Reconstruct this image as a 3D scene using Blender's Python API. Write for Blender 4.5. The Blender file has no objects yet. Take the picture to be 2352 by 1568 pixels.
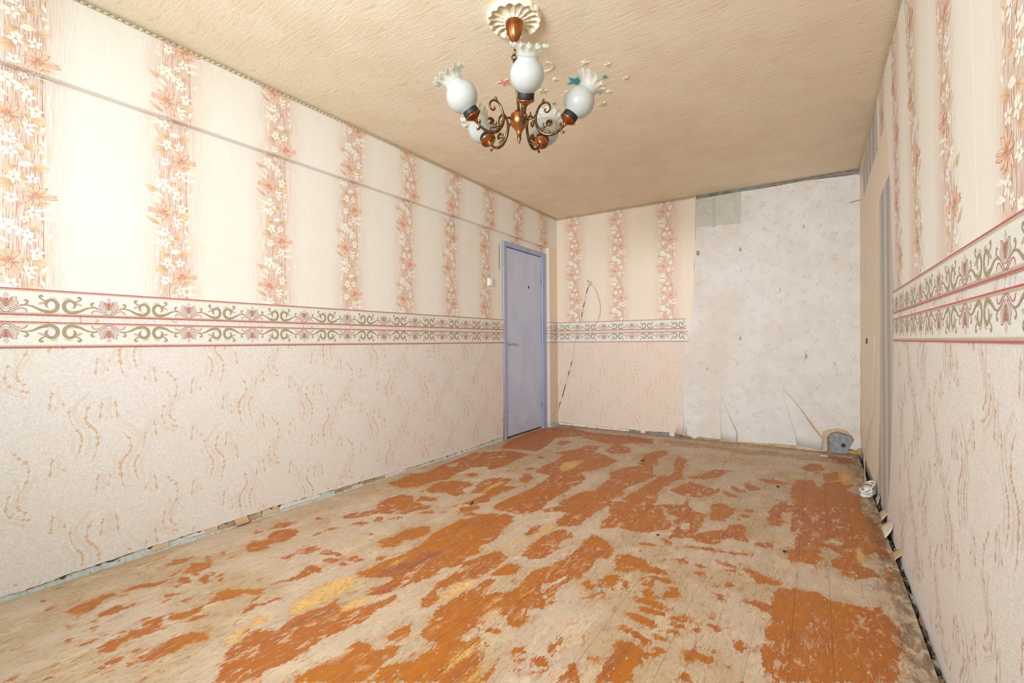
import bpy, bmesh, math, random
import numpy as np
from mathutils import Vector, Matrix

random.seed(7)
C = bpy.context.scene.collection
SC = bpy.context.scene

# ------------------------------------------------------------------ camera
F, TH, Y0, HC, ROLL = 1076.16, 0.5772, 785.27, 1.0104, 0.0075
XL, XB, XR, YD, ZC = -2.700, -2.652, 0.3225, 5.0905, 2.5018   # left wall, beam face, right wall, back wall, ceiling
YN = -1.46                                                     # window wall behind the photographer
FWD = np.array([-math.sin(TH), math.cos(TH), 0.0])
RT0 = np.array([math.cos(TH), math.sin(TH), 0.0])
UP0 = np.array([0, 0, 1.0])
RT = RT0 * math.cos(ROLL) - UP0 * math.sin(ROLL)
UP = RT0 * math.sin(ROLL) + UP0 * math.cos(ROLL)
EYE = np.array([0.0, 0.0, HC])

cam_data = bpy.data.cameras.new('camera')
cam_data.sensor_width = 36.0
cam_data.lens = F / 2352 * 36.0
cam_data.shift_y = (Y0 - 784) / 2352
cam_data.clip_start = 0.02
cam = bpy.data.objects.new('camera', cam_data)
C.objects.link(cam)
M3 = Matrix(((RT[0], UP[0], -FWD[0], 0), (RT[1], UP[1], -FWD[1], 0), (RT[2], UP[2], -FWD[2], HC), (0, 0, 0, 1)))
cam.matrix_world = M3
SC.camera = cam

# ------------------------------------------------------------------ light
world = bpy.data.worlds.new('sky')
SC.world = world
world.use_nodes = True
bg = world.node_tree.nodes['Background']
bg.inputs[0].default_value = (0.86, 0.94, 1.0, 1)
bg.inputs[1].default_value = 1.1

def area_light(name, loc, target, sx, sy, power, color, spread=180.0):
    d = bpy.data.lights.new(name, 'AREA')
    d.shape = 'RECTANGLE'; d.size = sx; d.size_y = sy
    d.energy = power; d.color = color; d.spread = math.radians(spread)
    o = bpy.data.objects.new(name, d); C.objects.link(o)
    o.location = loc
    o.rotation_euler = (Vector(target) - Vector(loc)).to_track_quat('-Z', 'Y').to_euler()
    return o
# daylight entering through the big window behind the photographer
area_light('window_daylight', (-1.25, YN - 0.02, 1.62), (-1.25, 2.0, 1.55), 2.3, 1.5, 44, (0.56, 0.84, 1.0))
# added fill light, no lamp of the room, to brighten the far end
area_light('far_end_fill', (-0.95, -1.15, 1.75), (-1.55, 4.4, 1.2), 1.2, 0.7, 58, (0.89, 0.955, 1.0), 98)

SC.view_settings.view_transform = 'Standard'
SC.view_settings.look = 'None'
SC.view_settings.gamma = 1.0
SC.view_settings.use_curve_mapping = False
SC.view_settings.exposure = -0.07
SC.cycles.adaptive_threshold = 0.035
SC.cycles.max_bounces = 7
SC.cycles.glossy_bounces = 3
SC.cycles.transmission_bounces = 5
SC.cycles.transparent_max_bounces = 6
SC.cycles.caustics_reflective = False
SC.cycles.caustics_refractive = False

# ------------------------------------------------------------------ sight lines: where a measured photo point lies on a surface of the room
def ray(px, py):
    return RT * ((px - 1176) / F) + UP * ((Y0 - py) / F) + FWD
def on_x(px, py, x=XL):          # -> (y, z) on a wall x = const
    d = ray(px, py); t = x / d[0]
    return (d[1] * t, HC + d[2] * t)
def on_y(px, py, y=YD):          # -> (x, z) on the back wall
    d = ray(px, py); t = y / d[1]
    return (d[0] * t, HC + d[2] * t)
def on_z(px, py, z=0.0):         # -> (x, y) on floor / ceiling
    d = ray(px, py); t = (z - HC) / d[2]
    return (d[0] * t, d[1] * t)

# ------------------------------------------------------------------ colour + materials
def lin(r, g, b, a=1.0):
    def f(c):
        c /= 255.0
        return c / 12.92 if c <= 0.04045 else ((c + 0.055) / 1.055) ** 2.4
    return (f(r), f(g), f(b), a)

class Mat:
    """small node-graph builder"""
    def __init__(s, name, rough=0.6):
        s.m = bpy.data.materials.new(name); s.m.use_nodes = True
        s.t = s.m.node_tree; s.n = s.t.nodes; s.l = s.t.links
        s.p = s.n['Principled BSDF']; s.p.inputs['Roughness'].default_value = rough
        s.out = s.n['Material Output']
    def new(s, typ, **kw):
        n = s.n.new(typ)
        for k, v in kw.items(): setattr(n, k, v)
        return n
    def put(s, sock, v):
        if isinstance(v, bpy.types.NodeSocket): s.l.new(v, sock)
        elif v is not None: sock.default_value = v
    def pos(s):
        return s.new('ShaderNodeNewGeometry').outputs['Position']
    def attr(s, name, out='Fac'):
        return s.new('ShaderNodeAttribute', attribute_name=name).outputs[out]
    def uv(s):
        n = s.new('ShaderNodeUVMap'); n.uv_map = 'sheet'
        return n.outputs[0]
    def xyz(s, v):
        n = s.new('ShaderNodeSeparateXYZ'); s.put(n.inputs[0], v); return n.outputs
    def scale(s, v, sc):
        n = s.new('ShaderNodeMapping'); s.put(n.inputs[0], v); n.inputs['Scale'].default_value = sc
        return n.outputs[0]
    def noise(s, v, scale=1.0, detail=3.0, rough=0.55, dist=0.0):
        n = s.new('ShaderNodeTexNoise'); s.put(n.inputs['Vector'], v)
        n.inputs['Scale'].default_value = scale; n.inputs['Detail'].default_value = detail
        n.inputs['Roughness'].default_value = rough; n.inputs['Distortion'].default_value = dist
        return n.outputs[0]
    def voronoi(s, v, scale=1.0, feature='F1'):
        n = s.new('ShaderNodeTexVoronoi', feature=feature); s.put(n.inputs['Vector'], v); n.inputs['Scale'].default_value = scale
        return n.outputs['Distance']
    def math(s, op, a, b=0.0, c=None, clamp=False):
        n = s.new('ShaderNodeMath', operation=op); n.use_clamp = clamp
        s.put(n.inputs[0], a); s.put(n.inputs[1], b)
        if c is not None: s.put(n.inputs[2], c)
        return n.outputs[0]
    def step(s, v, a, b, lo=0.0, hi=1.0):
        n = s.new('ShaderNodeMapRange', interpolation_type='SMOOTHSTEP')
        s.put(n.inputs[0], v); n.inputs[1].default_value = a; n.inputs[2].default_value = b
        n.inputs[3].default_value = lo; n.inputs[4].default_value = hi
        return n.outputs[0]
    def mix(s, f, a, b):
        n = s.new('ShaderNodeMix', data_type='RGBA')
        s.put(n.inputs[0], f); s.put(n.inputs[6], a); s.put(n.inputs[7], b)
        return n.outputs[2]
    def mul(s, a, b):
        n = s.new('ShaderNodeMix', data_type='RGBA', blend_type='MULTIPLY'); n.inputs[0].default_value = 1.0
        s.put(n.inputs[6], a); s.put(n.inputs[7], b)
        return n.outputs[2]
    def color(s, v): s.put(s.p.inputs['Base Color'], v); return s
    def rough(s, v): s.put(s.p.inputs['Roughness'], v); return s
    def bump(s, h, strength=0.3, dist=0.01):
        n = s.new('ShaderNodeBump'); n.inputs['Strength'].default_value = strength; n.inputs['Distance'].default_value = dist
        s.put(n.inputs['Height'], h); s.l.new(n.outputs[0], s.p.inputs['Normal']); return s

def plain(name, col, rough=0.6, metal=0.0, var=0.08, scale=30.0, bump=0.0):
    m = Mat(name, rough)
    n = m.noise(m.pos(), scale, 4)
    lo = tuple(c * (1 - var) for c in col[:3]) + (1,); hi = tuple(min(1, c * (1 + var)) for c in col[:3]) + (1,)
    m.color(m.mix(m.step(n, .3, .7), lo, hi))
    m.p.inputs['Metallic'].default_value = metal
    if bump: m.bump(n, bump, 0.004)
    return m.m

# ------------------------------------------------------------------ mesh helpers
def mesh(name, verts, faces, mats, parent=None, idx=None, smooth=False, loc=None, uv=None, ink=None):
    me = bpy.data.meshes.new(name)
    v = np.asarray(verts, dtype=float)
    if loc is not None: v = v - np.asarray(loc, dtype=float)
    me.from_pydata(v.tolist(), [], [tuple(int(i) for i in f) for f in faces])
    for m in (mats if isinstance(mats, (list, tuple)) else [mats]): me.materials.append(m)
    if idx is not None: me.polygons.foreach_set('material_index', np.asarray(idx, dtype=np.int32))
    if smooth: me.polygons.foreach_set('use_smooth', np.ones(len(me.polygons), dtype=bool))
    if uv is not None:
        l = me.uv_layers.new(name='sheet'); li = np.empty(len(me.loops), dtype=np.int32)
        me.loops.foreach_get('vertex_index', li)
        l.data.foreach_set('uv', np.asarray(uv, dtype=np.float32)[li].ravel())
    if ink is not None:
        a = me.color_attributes.new('ink', 'FLOAT_COLOR', 'POINT')
        a.data.foreach_set('color', np.asarray(ink, dtype=np.float32).ravel())
    me.update()
    o = bpy.data.objects.new(name, me); C.objects.link(o)
    if parent is not None: o.parent = parent
    elif loc is not None: o.location = loc
    return o
def thing(name, label, cat, loc=(0, 0, 0), group=None):
    o = bpy.data.objects.new(name, None); C.objects.link(o); o.location = loc
    o.empty_display_size = 0.05
    return tag(o, label, cat, group)
def tag(o, label, cat, group=None, kind=None):
    o['label'] = label; o['category'] = cat
    if group: o['group'] = group
    if kind: o['kind'] = kind
    return o
def struct(o, label, cat): return tag(o, label, cat, kind='structure')

class Geo:
    """collects vertices and faces"""
    def __init__(s): s.v, s.f, s.i = [], [], []
    def add(s, v, f, mi=0):
        b = len(s.v); s.v.extend([tuple(map(float, p)) for p in v])
        for q in f: s.f.append(tuple(b + k for k in q)); s.i.append(mi)
        return s
    def box(s, lo, hi, mi=0):
        x0, y0, z0 = lo; x1, y1, z1 = hi
        return s.add([(x0,y0,z0),(x1,y0,z0),(x1,y1,z0),(x0,y1,z0),(x0,y0,z1),(x1,y0,z1),(x1,y1,z1),(x0,y1,z1)],
                     [(0,3,2,1),(4,5,6,7),(0,1,5,4),(1,2,6,5),(2,3,7,6),(3,0,4,7)], mi)
    def bbox(s, lo, hi, b=0.003, mi=0):   # box with bevelled edges
        bm = bmesh.new(); bmesh.ops.create_cube(bm, size=1.0)
        for v in bm.verts:
            for k in range(3): v.co[k] = (lo[k] + hi[k]) / 2 + v.co[k] * (hi[k] - lo[k])
        bmesh.ops.bevel(bm, geom=bm.edges[:], offset=b, segments=2, affect='EDGES', profile=0.5)
        bm.verts.index_update()
        s.add([v.co[:] for v in bm.verts], [[v.index for v in f.verts] for f in bm.faces], mi); bm.free(); return s
    def tube(s, pts, r, n=8, mi=0, close=True):
        P = [np.array(p, float) for p in pts]; R = r if isinstance(r, (list, tuple)) else [r] * len(P)
        b = len(s.v); prev = None
        for k, p in enumerate(P):
            t = P[min(k + 1, len(P) - 1)] - P[max(k - 1, 0)]; t /= (np.linalg.norm(t) + 1e-12)
            if prev is None:
                a = np.array([0, 0, 1.0]) if abs(t[2]) < .9 else np.array([1.0, 0, 0])
            else: a = prev
            a = a - t * (a @ t); a /= (np.linalg.norm(a) + 1e-12); prev = a; c = np.cross(t, a)
            for q in range(n):
                w = 2 * math.pi * q / n
                s.v.append(tuple(p + R[k] * (a * math.cos(w) + c * math.sin(w))))
        for k in range(len(P) - 1):
            for q in range(n):
                a0, a1 = b + k * n + q, b + k * n + (q + 1) % n
                s.f.append((a0, a1, a1 + n, a0 + n)); s.i.append(mi)
        if close:
            s.f.append(tuple(b + q for q in reversed(range(n)))); s.i.append(mi)
            e = b + (len(P) - 1) * n; s.f.append(tuple(e + q for q in range(n))); s.i.append(mi)
        return s
    def lathe(s, prof, origin, axis=(0, 0, 1), n=24, wave=None, mi=0, cap=False):
        """prof: (radius, height) pairs; wave(k, angle) -> (dr, dh)"""
        ax = np.array(axis, float); ax /= np.linalg.norm(ax); O = np.array(origin, float)
        a = np.array([1.0, 0, 0]) if abs(ax[0]) < .8 else np.array([0, 1.0, 0])
        a = a - ax * (a @ ax); a /= np.linalg.norm(a); c = np.cross(ax, a); b = len(s.v)
        for k, (r, h) in enumerate(prof):
            for q in range(n):
                w = 2 * math.pi * q / n; dr, dh = wave(k, w) if wave else (0, 0)
                s.v.append(tuple(O + ax * (h + dh) + (r + dr) * (a * math.cos(w) + c * math.sin(w))))
        for k in range(len(prof) - 1):
            for q in range(n):
                a0, a1 = b + k * n + q, b + k * n + (q + 1) % n
                s.f.append((a0, a1, a1 + n, a0 + n)); s.i.append(mi)
        if cap:
            s.f.append(tuple(b + q for q in reversed(range(n)))); s.i.append(mi)
            e = b + (len(prof) - 1) * n; s.f.append(tuple(e + q for q in range(n))); s.i.append(mi)
        return s
    def make(s, name, mats, parent=None, smooth=False, loc=None):
        return mesh(name, s.v, s.f, mats, parent, s.i, smooth, loc)

def spline(pts, n=6):
    """Catmull-Rom through the points"""
    P = [np.array(p, float) for p in pts]; out = []
    for k in range(len(P) - 1):
        p0, p1, p2, p3 = P[max(k-1, 0)], P[k], P[k+1], P[min(k+2, len(P)-1)]
        for j in range(n):
            t = j / n
            out.append(0.5 * (2*p1 + (p2-p0)*t + (2*p0-5*p1+4*p2-p3)*t*t + (3*p1-p0-3*p2+p3)*t**3))
    out.append(P[-1]); return out
def ragged(a, b, step=0.02, amp=0.004, rnd=random):
    """points from a to b (a excluded) with a torn wobble"""
    a = np.array(a, float); b = np.array(b, float); L = np.linalg.norm(b - a); n = max(1, int(L / step))
    nrm = np.array([-(b-a)[1], (b-a)[0]]) / (L + 1e-9)
    return [tuple(a + (b-a)*k/n + nrm*(rnd.uniform(-amp, amp) if k < n else 0)) for k in range(1, n+1)]
def torn(poly, sides, step=0.02, amp=0.004):
    """polygon whose listed sides (index of start vertex) are torn"""
    out = []
    for k in range(len(poly)):
        p, q = poly[k], poly[(k+1) % len(poly)]
        out.append(tuple(p))
        if k in sides: out.extend(ragged(p, q, step, amp)[:-1])
    return out

# ------------------------------------------------------------------ printed paper: flat vector print lying on the sheet
def clip_half(P, Cc, ax, val, keep_less):
    out, oc = [], []
    n = len(P)
    for k in range(n):
        a, b = P[k], P[(k+1) % n]; ca, cb = Cc[k], Cc[(k+1) % n]
        ia = (a[ax] <= val) if keep_less else (a[ax] >= val)
        ib = (b[ax] <= val) if keep_less else (b[ax] >= val)
        if ia: out.append(a); oc.append(ca)
        if ia != ib:
            t = (val - a[ax]) / (b[ax] - a[ax])
            out.append((a[0] + (b[0]-a[0])*t, a[1] + (b[1]-a[1])*t)); oc.append(tuple(ca[i] + (cb[i]-ca[i])*t for i in range(4)))
    return out, oc
class Print:
    def __init__(s): s.q = []          # (points, colours, layer)
    def poly(s, pts, col, layer=0):
        pts = [tuple(map(float, p)) for p in pts]
        s.q.append((pts, list(col) if isinstance(col, list) else [col] * len(pts), layer))
    def ribbon(s, pts, w, col, layer=0, smooth=4):
        P = spline(pts, smooth) if smooth else [np.array(p, float) for p in pts]
        n = len(P); L, R = [], []
        for k, p in enumerate(P):
            t = P[min(k+1, n-1)] - P[max(k-1, 0)]; t = t / (np.linalg.norm(t) + 1e-12)
            f = k / (n - 1)
            if isinstance(w, (list, tuple)):
                x = f * (len(w) - 1); i = min(int(x), len(w) - 2); ww = w[i] + (w[i+1] - w[i]) * (x - i)
            else: ww = w
            nn = np.array([-t[1], t[0]]) * ww / 2
            L.append(tuple(p + nn)); R.append(tuple(p - nn))
        for k in range(n - 1): s.poly([R[k], R[k+1], L[k+1], L[k]], col, layer)
    def moved(s, da, dz, mirror=False, flipz=False):
        o = Print()
        for P, c, l in s.q:
            o.q.append(([((-a if mirror else a) + da, (-z if flipz else z) + dz) for a, z in P], c, l))
        return o
    def extend(s, o): s.q.extend(o.q)

class Sheet:
    """one hung piece of paper: a thin sheet with its print, as one mesh"""
    def __init__(s): s.v, s.f, s.i, s.uv, s.ink, s.n_ = [], [], [], [], [], 0
    def face(s, pts, fmap, off, uvo=(0, 0), mi=0, skirt=True):
        b = len(s.v); n = len(pts)
        for a, z in pts:
            s.v.append(fmap(a, z, off)); s.uv.append((a - uvo[0], z - uvo[1])); s.ink.append((1, 1, 1, 1))
        s.f.append(tuple(range(b, b + n))); s.i.append(mi)
        if skirt:
            for a, z in pts:
                s.v.append(fmap(a, z, 0.0)); s.uv.append((a - uvo[0], z - uvo[1])); s.ink.append((1, 1, 1, 1))
            for k in range(n):
                s.f.append((b + k, b + n + k, b + n + (k+1) % n, b + (k+1) % n)); s.i.append(mi)
    def prints(s, pr, fmap, off, amin=None, amax=None, zmin=None, zmax=None, uvo=(0, 0), mi=1, eps=0.00013):
        for P, cc, l in pr.q:
            s.n_ += 1
            aa = [p[0] for p in P]; zz = [p[1] for p in P]
            if (amin is not None and max(aa) < amin) or (amax is not None and min(aa) > amax): continue
            if (zmin is not None and max(zz) < zmin) or (zmax is not None and min(zz) > zmax): continue
            if amin is not None and min(aa) < amin: P, cc = clip_half(P, cc, 0, amin, False)
            if P and amax is not None and max(aa) > amax: P, cc = clip_half(P, cc, 0, amax, True)
            if P and zmin is not None and min(zz) < zmin: P, cc = clip_half(P, cc, 1, zmin, False)
            if P and zmax is not None and max(zz) > zmax: P, cc = clip_half(P, cc, 1, zmax, True)
            if len(P) < 3: continue
            b = len(s.v); e = s.n_ % 59
            for (a, z), c in zip(P, cc):
                s.v.append(fmap(a, z, off + eps * (1 + l) + e * 2.2e-6)); s.uv.append((a - uvo[0], z - uvo[1])); s.ink.append(c)
            s.f.append(tuple(range(b, b + len(P)))); s.i.append(mi)
    def make(s, name, mats, parent):
        return mesh(name, s.v, s.f, mats, parent, s.i, False, None, s.uv, s.ink)

def left_map(x=XL):  return lambda a, z, d: (x + d, a, z)
def right_map():     return lambda a, z, d: (XR - d, a, z)
def back_map():      return lambda a, z, d: (a, YD - d, z)
# ------------------------------------------------------------------ paper materials
def ink_material():
    m = Mat('printed_ink', 0.55)
    c = m.attr('ink', 'Color')
    n = m.noise(m.pos(), 260, 2)
    m.color(m.mix(m.step(n, .35, .75, 0.0, 0.16), c, lin(250, 246, 240)))
    return m.m
INK = ink_material()
def floral_paper_material(name='floral_striped_paper', tint=None):
    m = Mat(name, 0.5)
    uv = m.uv(); x = m.xyz(uv); au = m.math('ABSOLUTE', x[0])
    fine = m.noise(m.scale(uv, (520, 9, 1)), 1.0, 3, .6)
    fine2 = m.noise(m.scale(uv, (190, 3.2, 1)), 1.0, 3, .6)
    zone = m.step(au, .02, .185, 1.0, 0.0)
    streak = m.step(m.math('ADD', m.math('MULTIPLY', fine, .6), m.math('MULTIPLY', fine2, .4)), .38, .64)
    amt = m.math('MULTIPLY', zone, m.math('ADD', m.math('MULTIPLY', streak, .85), .08))
    core = m.step(au, .045, .075, 1.0, 0.0)
    base = m.mix(m.step(fine, .3, .7), lin(243, 238, 228), lin(237, 229, 218))
    c = m.mix(amt, base, lin(218, 176, 156))
    c = m.mix(m.math('MULTIPLY', core, .12), c, lin(206, 160, 134))
    c = m.mix(m.step(m.noise(m.pos(), 2.2, 3), .5, .75, 0, .18), c, lin(230, 212, 190))
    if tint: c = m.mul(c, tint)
    m.color(c); m.bump(fine, .25, .0012)
    return m.m
def lower_paper_material(name='fibre_textured_paper', tint=None):
    m = Mat(name, 0.6)
    p = m.pos()
    n1 = m.noise(m.scale(p, (1, 1, 1)), 150, 5, .6, 1.6)
    n2 = m.noise(p, 3.0, 4)
    c = m.mix(m.step(n1, .36, .62), lin(219, 206, 198), lin(240, 233, 227))
    c = m.mix(m.step(n2, .48, .75, 0, .35), c, lin(230, 212, 190))
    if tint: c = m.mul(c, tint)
    m.color(c); m.bump(n1, .5, .002)
    return m.m
def border_paper_material():
    m = Mat('border_paper', 0.5)
    n = m.noise(m.pos(), 190, 3, .6)
    m.color(m.mix(m.step(n, .4, .7), lin(236, 231, 222), lin(225, 216, 207)))
    return m.m
def old_paper_material(name, a, b, stain):
    m = Mat(name, 0.7)
    p = m.pos()
    n1 = m.noise(p, 7.0, 5, .6); n2 = m.noise(p, 1.6, 4, .6); n3 = m.noise(m.scale(p, (60, 60, 8)), 1, 3)
    c = m.mix(m.step(n1, .35, .68), a, b)
    c = m.mix(m.step(n2, .46, .72, 0, .6), c, stain)
    c = m.mix(m.step(n3, .6, .8, 0, .25), c, stain)
    spots = m.step(m.noise(p, 24, 3), .70, .74)
    c = m.mix(m.math('MULTIPLY', spots, .45), c, lin(196, 158, 116))
    m.color(c); m.bump(n1, .3, .006)
    return m.m
def streak_paper_material(name, a, b, across, period, strength=0.5):
    """vertical grain across the wall axis"""
    m = Mat(name, 0.65)
    p = m.pos(); x = m.xyz(p)
    g = m.noise(m.scale(p, (90, 90, 2.2)), 1, 3, .6)
    c = m.mix(m.step(g, .35, .68, 0, strength), a, b)
    if period:
        w = m.math('SINE', m.math('MULTIPLY', x[1], 2 * math.pi / period))
        w2 = m.math('SINE', m.math('MULTIPLY', x[1], 2 * math.pi / (period * .37)))
        k = m.math('ADD', m.math('MULTIPLY', w, .7), m.math('MULTIPLY', w2, .4))
        c = m.mix(m.step(k, -.6, .9, 0, .6), c, across)
        sp = m.step(m.noise(m.scale(p, (120, 120, 40)), 1, 3), .62, .7, 0, .6)
        c = m.mix(sp, c, lin(120, 110, 104))
    m.color(c); m.bump(g, .2, .002)
    return m.m
FLORAL = floral_paper_material(); LOWER = lower_paper_material(); WARM_TINT = (1.0, .89, .79, 1)  # tint for warmer copies of both papers, on end wall and pilaster
FLORAL_WARM = floral_paper_material('warm_floral_paper', WARM_TINT); LOWER_WARM = lower_paper_material('warm_fibre_paper', WARM_TINT); BORDER = border_paper_material()
OLD_WHITE = old_paper_material('old_white_paper', lin(232, 227, 221), lin(225, 218, 211), lin(220, 202, 180))
OLD_PEACH = old_paper_material('old_peach_paper', lin(222, 196, 166), lin(205, 172, 136), lin(182, 142, 100))
TORN_TAN = old_paper_material('torn_backing_paper', lin(206, 178, 144), lin(184, 150, 112), lin(140, 108, 78))
TAN_GRAIN = streak_paper_material('bamboo_grain_paper', lin(244, 228, 208), lin(230, 206, 180), None, 0, .7)
GREY_STRIPE = streak_paper_material('grey_striped_paper', lin(212, 206, 200), lin(186, 178, 172), lin(138, 130, 126), .24, .5)
GREY_GREEN = old_paper_material('grey_green_paper', lin(208, 204, 190), lin(198, 194, 180), lin(206, 194, 178))

# ------------------------------------------------------------------ print motifs
def flower5(pr, a, z, r, rot=0.0, col=lin(250, 244, 232), edge=lin(240, 228, 208), layer=2, squash=1.0):
    for k in range(5):
        w = rot + 2 * math.pi * k / 5; c, s = math.cos(w), math.sin(w)
        pts = [(0.10, 0), (.30, .20), (.62, .25), (.86, .12), (1.02, 0), (.86, -.12), (.62, -.25), (.30, -.20)]
        P = [(a + r*(u*c - v*s), z + r*squash*(u*s + v*c)) for u, v in pts]
        pr.poly(P, [edge, col, col, col, edge, col, col, col], layer)
    for k in range(5):
        w = rot + 2 * math.pi * (k + .5) / 5
        pr.ribbon([(a, z), (a + .28*r*math.cos(w), z + .28*r*math.sin(w))], .0012, lin(212, 180, 140), layer + 1, 0)
def leaf(pr, a, z, L, ang, w=.28, col=lin(214, 176, 138), tip=lin(238, 218, 194), layer=1, bend=0.2, vein=True):
    c, s = math.cos(ang), math.sin(ang)
    up = [(0, 0), (.2, .55), (.45, 1), (.72, .75), (1, 0)]
    def T(u, v): 
        x, y = u * L, v * w * L * .5 + bend * L * u * (1 - u)
        return (a + x*c - y*s, z + x*s + y*c)
    P = [T(u, v) for u, v in up] + [T(u, -v) for u, v in reversed(up[1:-1])]
    cc = [col, col, tip, tip, tip, tip, col, col]
    pr.poly(P, cc, layer)
    if vein: pr.ribbon([T(.05, 0), T(.5, 0), T(.9, 0)], .0011, lin(196, 150, 112), layer + 1, 3)
def lily(pr, a, z, s=1.0, mirror=False, layer=4):
    m = -1 if mirror else 1
    petals = [(160, .064, .015, .25), (186, .066, .013, -.2), (126, .052, .016, .15), (97, .054, .016, 0), (64, .052, .016, -.2),
              (20, .040, .015, -.4), (-28, .056, .015, -.5), (-55, .070, .016, -.35), (-105, .036, .018, .2), (-150, .040, .016, .2)]
    deep, mid, pale, line = lin(222, 142, 104), lin(242, 206, 178), lin(248, 232, 214), lin(206, 120, 84)
    for an, L, w, bd in petals:
        w0 = math.radians(an); c, sn = math.cos(w0), math.sin(w0)
        def T(u, v): 
            x, y = u * L * s, v * w * s * .5 + bd * L * s * u * u * .6
            return (a + m * (x*c - y*sn), z + x*sn + y*c)
        up = [(.12, .3), (.4, .85), (.65, 1.0), (.88, .6), (1.05, 0)]
        P = [T(u, v) for u, v in up] + [T(u, -v) for u, v in reversed(up[:-1])]
        pr.poly(P, [deep, mid, pale, mid, deep, mid, pale, mid, deep], layer)
        pr.ribbon([T(.1, 0), T(.5, .1), T(.95, 0)], [.0022, .0016, .0008], deep, layer + 1, 3)
        pr.ribbon([T(.15, .4), T(.5, .95), T(.8, .8), T(1.05, 0)], .0013, line, layer + 1, 2)
        pr.ribbon([T(.15, -.4), T(.5, -.95), T(.8, -.8), T(1.05, 0)], .0010, line, layer + 1, 2)
    rnd = random.Random(5)
    for k in range(34):
        w = rnd.uniform(0, 6.283); r = math.sqrt(rnd.random())
        x, y = a + m*(.004 + .020*s*r*math.cos(w)), z - .004 + .010*s*r*math.sin(w); e = .0017
        pr.poly([(x-e, y-e), (x+e, y-e), (x+e, y+e), (x-e, y+e)], rnd.choice([lin(190, 150, 140), lin(214, 188, 176), lin(168, 122, 106)]), layer + 2)
REP = 0.585
def floral_repeat():
    pr = Print(); rnd = random.Random(3)
    # broken reddish bark lines
    for k in range(15):
        x = -.058 + .0082 * k + rnd.uniform(-.002, .002)
        z = -.25
        while z < REP - .25:
            L = rnd.uniform(.03, .10)
            ph = rnd.uniform(0, 6)
            pts = [(x + .0018*math.sin(ph + 40*(z + L*t)), z + L*t) for t in (0, .33, .66, 1)]
            pr.ribbon(pts, [.0003, rnd.uniform(.0012, .0032), rnd.uniform(.001, .0024), .0003],
                      rnd.choice([lin(202, 140, 112), lin(210, 156, 130), lin(194, 126, 98), lin(194, 136, 112)]), 0, 3)
            z += L * rnd.uniform(1.05, 1.6)
    pr.ribbon([(.056, -.1), (.058, .0), (.055, .1), (.058, .2)], [.001, .0035, .0022, .001], lin(192, 118, 90), 0, 4)
    tan, tip, pal = lin(208, 164, 120), lin(232, 204, 172), lin(248, 240, 226)
    for a, z, L, an, w in [(.00, .015, .075, -15, .7), (.012, -.01, .07, -40, .6), (-.03, .318, .06, 200, .8), (-.02, .345, .05, 150, .6), (.02, -.205, .06, 20, .55),
                           (-.005, -.125, .06, 25, .55), (-.07, .02, .05, 215, .4), (-.02, -.20, .05, 200, .5), (.03, .24, .05, 15, .5), (.0, .15, .05, 75, .4),
                           (-.06, -.06, .07, 150, .3), (-.065, .10, .06, 160, .5), (.02, .12, .05, 60, .45), (.0, -.16, .05, 120, .5), (.015, -.235, .05, 200, .6)]:
        leaf(pr, a, z, L, math.radians(an), w, tan, tip, 1)
    for a, z, L, an, w in [(.035, .18, .075, 8, .26), (.04, .215, .07, 12, .24), (-.02, -.11, .085, 165, .24), (-.03, -.155, .075, 150, .22), (-.02, -.195, .05, 15, .5), (-.055, .44-.585, .05, 190, .3),
                           (.05, -.05, .04, 70, .4), (.06, -.1, .035, 110, .4), (.07, .1, .035, 60, .4), (-.07, .2, .04, 120, .35), (-.075, .26, .035, 240, .35), (-.07, .36-.585, .04, 100, .35),
                           (-.04, .07, .06, 140, .26), (-.05, .045, .06, 155, .2), (.0, .062, .05, 80, .3), (-.025, .10, .045, 60, .4), (.02, .01, .026, 30, .55), (.022, -.016, .022, -20, .6), (.04, -.128, .026, 10, .5),
                           (.03, -.062, .024, 170, .6), (-.055, .235, .03, 20, .5), (.0, .30, .03, 80, .4), (.05, -.165, .03, 40, .5), (.02, -.30, .03, 10, .5), (-.01, -.235, .03, 150, .5)]:
        leaf(pr, a, z, L, math.radians(an), w, pal, lin(244, 232, 214), 2, vein=False)
    for pts in [[(-.02, .10), (.005, .06), (.012, .02), (.02, -.01)], [(-.06, -.05), (-.035, -.09), (-.01, -.13), (.0, -.17)], [(.02, -.07), (.03, -.12), (.02, -.17), (.012, -.20)],
                [(-.05, .19), (-.03, .17), (-.01, .15)], [(-.01, .24), (.01, .225), (.03, .21)], [(.0, -.2), (-.01, -.23), (-.018, -.246)], [(.03, .05), (.022, .03), (.02, 0.0), (.018, -.03)]]:
        pr.ribbon(pts, .0018, lin(248, 238, 222), 3, 4)
    for a, z, r in [(-.03, .337, .027), (.025, .344, .025), (-.037, .254, .025), (.027, .207, .027), (.0, .174, .018), (-.045, .138, .034), (-.058, .150, .024), (.015, .094, .025),
                    (.008, .118, .020), (.036, .04, .026), (.011, -.036, .027), (-.04, -.09, .026), (-.04, -.148, .027), (-.012, -.118, .015), (-.05, -.132 + .0, .0)]:
        if r: flower5(pr, a, z, r, rnd.uniform(0, 1.2), layer=3 if r < .03 else 2)
    lily(pr, -.043, .0, 1.0)
    lily(pr, .032, .275, 1.0, True)
    return pr
FLORAL_UNIT = floral_repeat()
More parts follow.
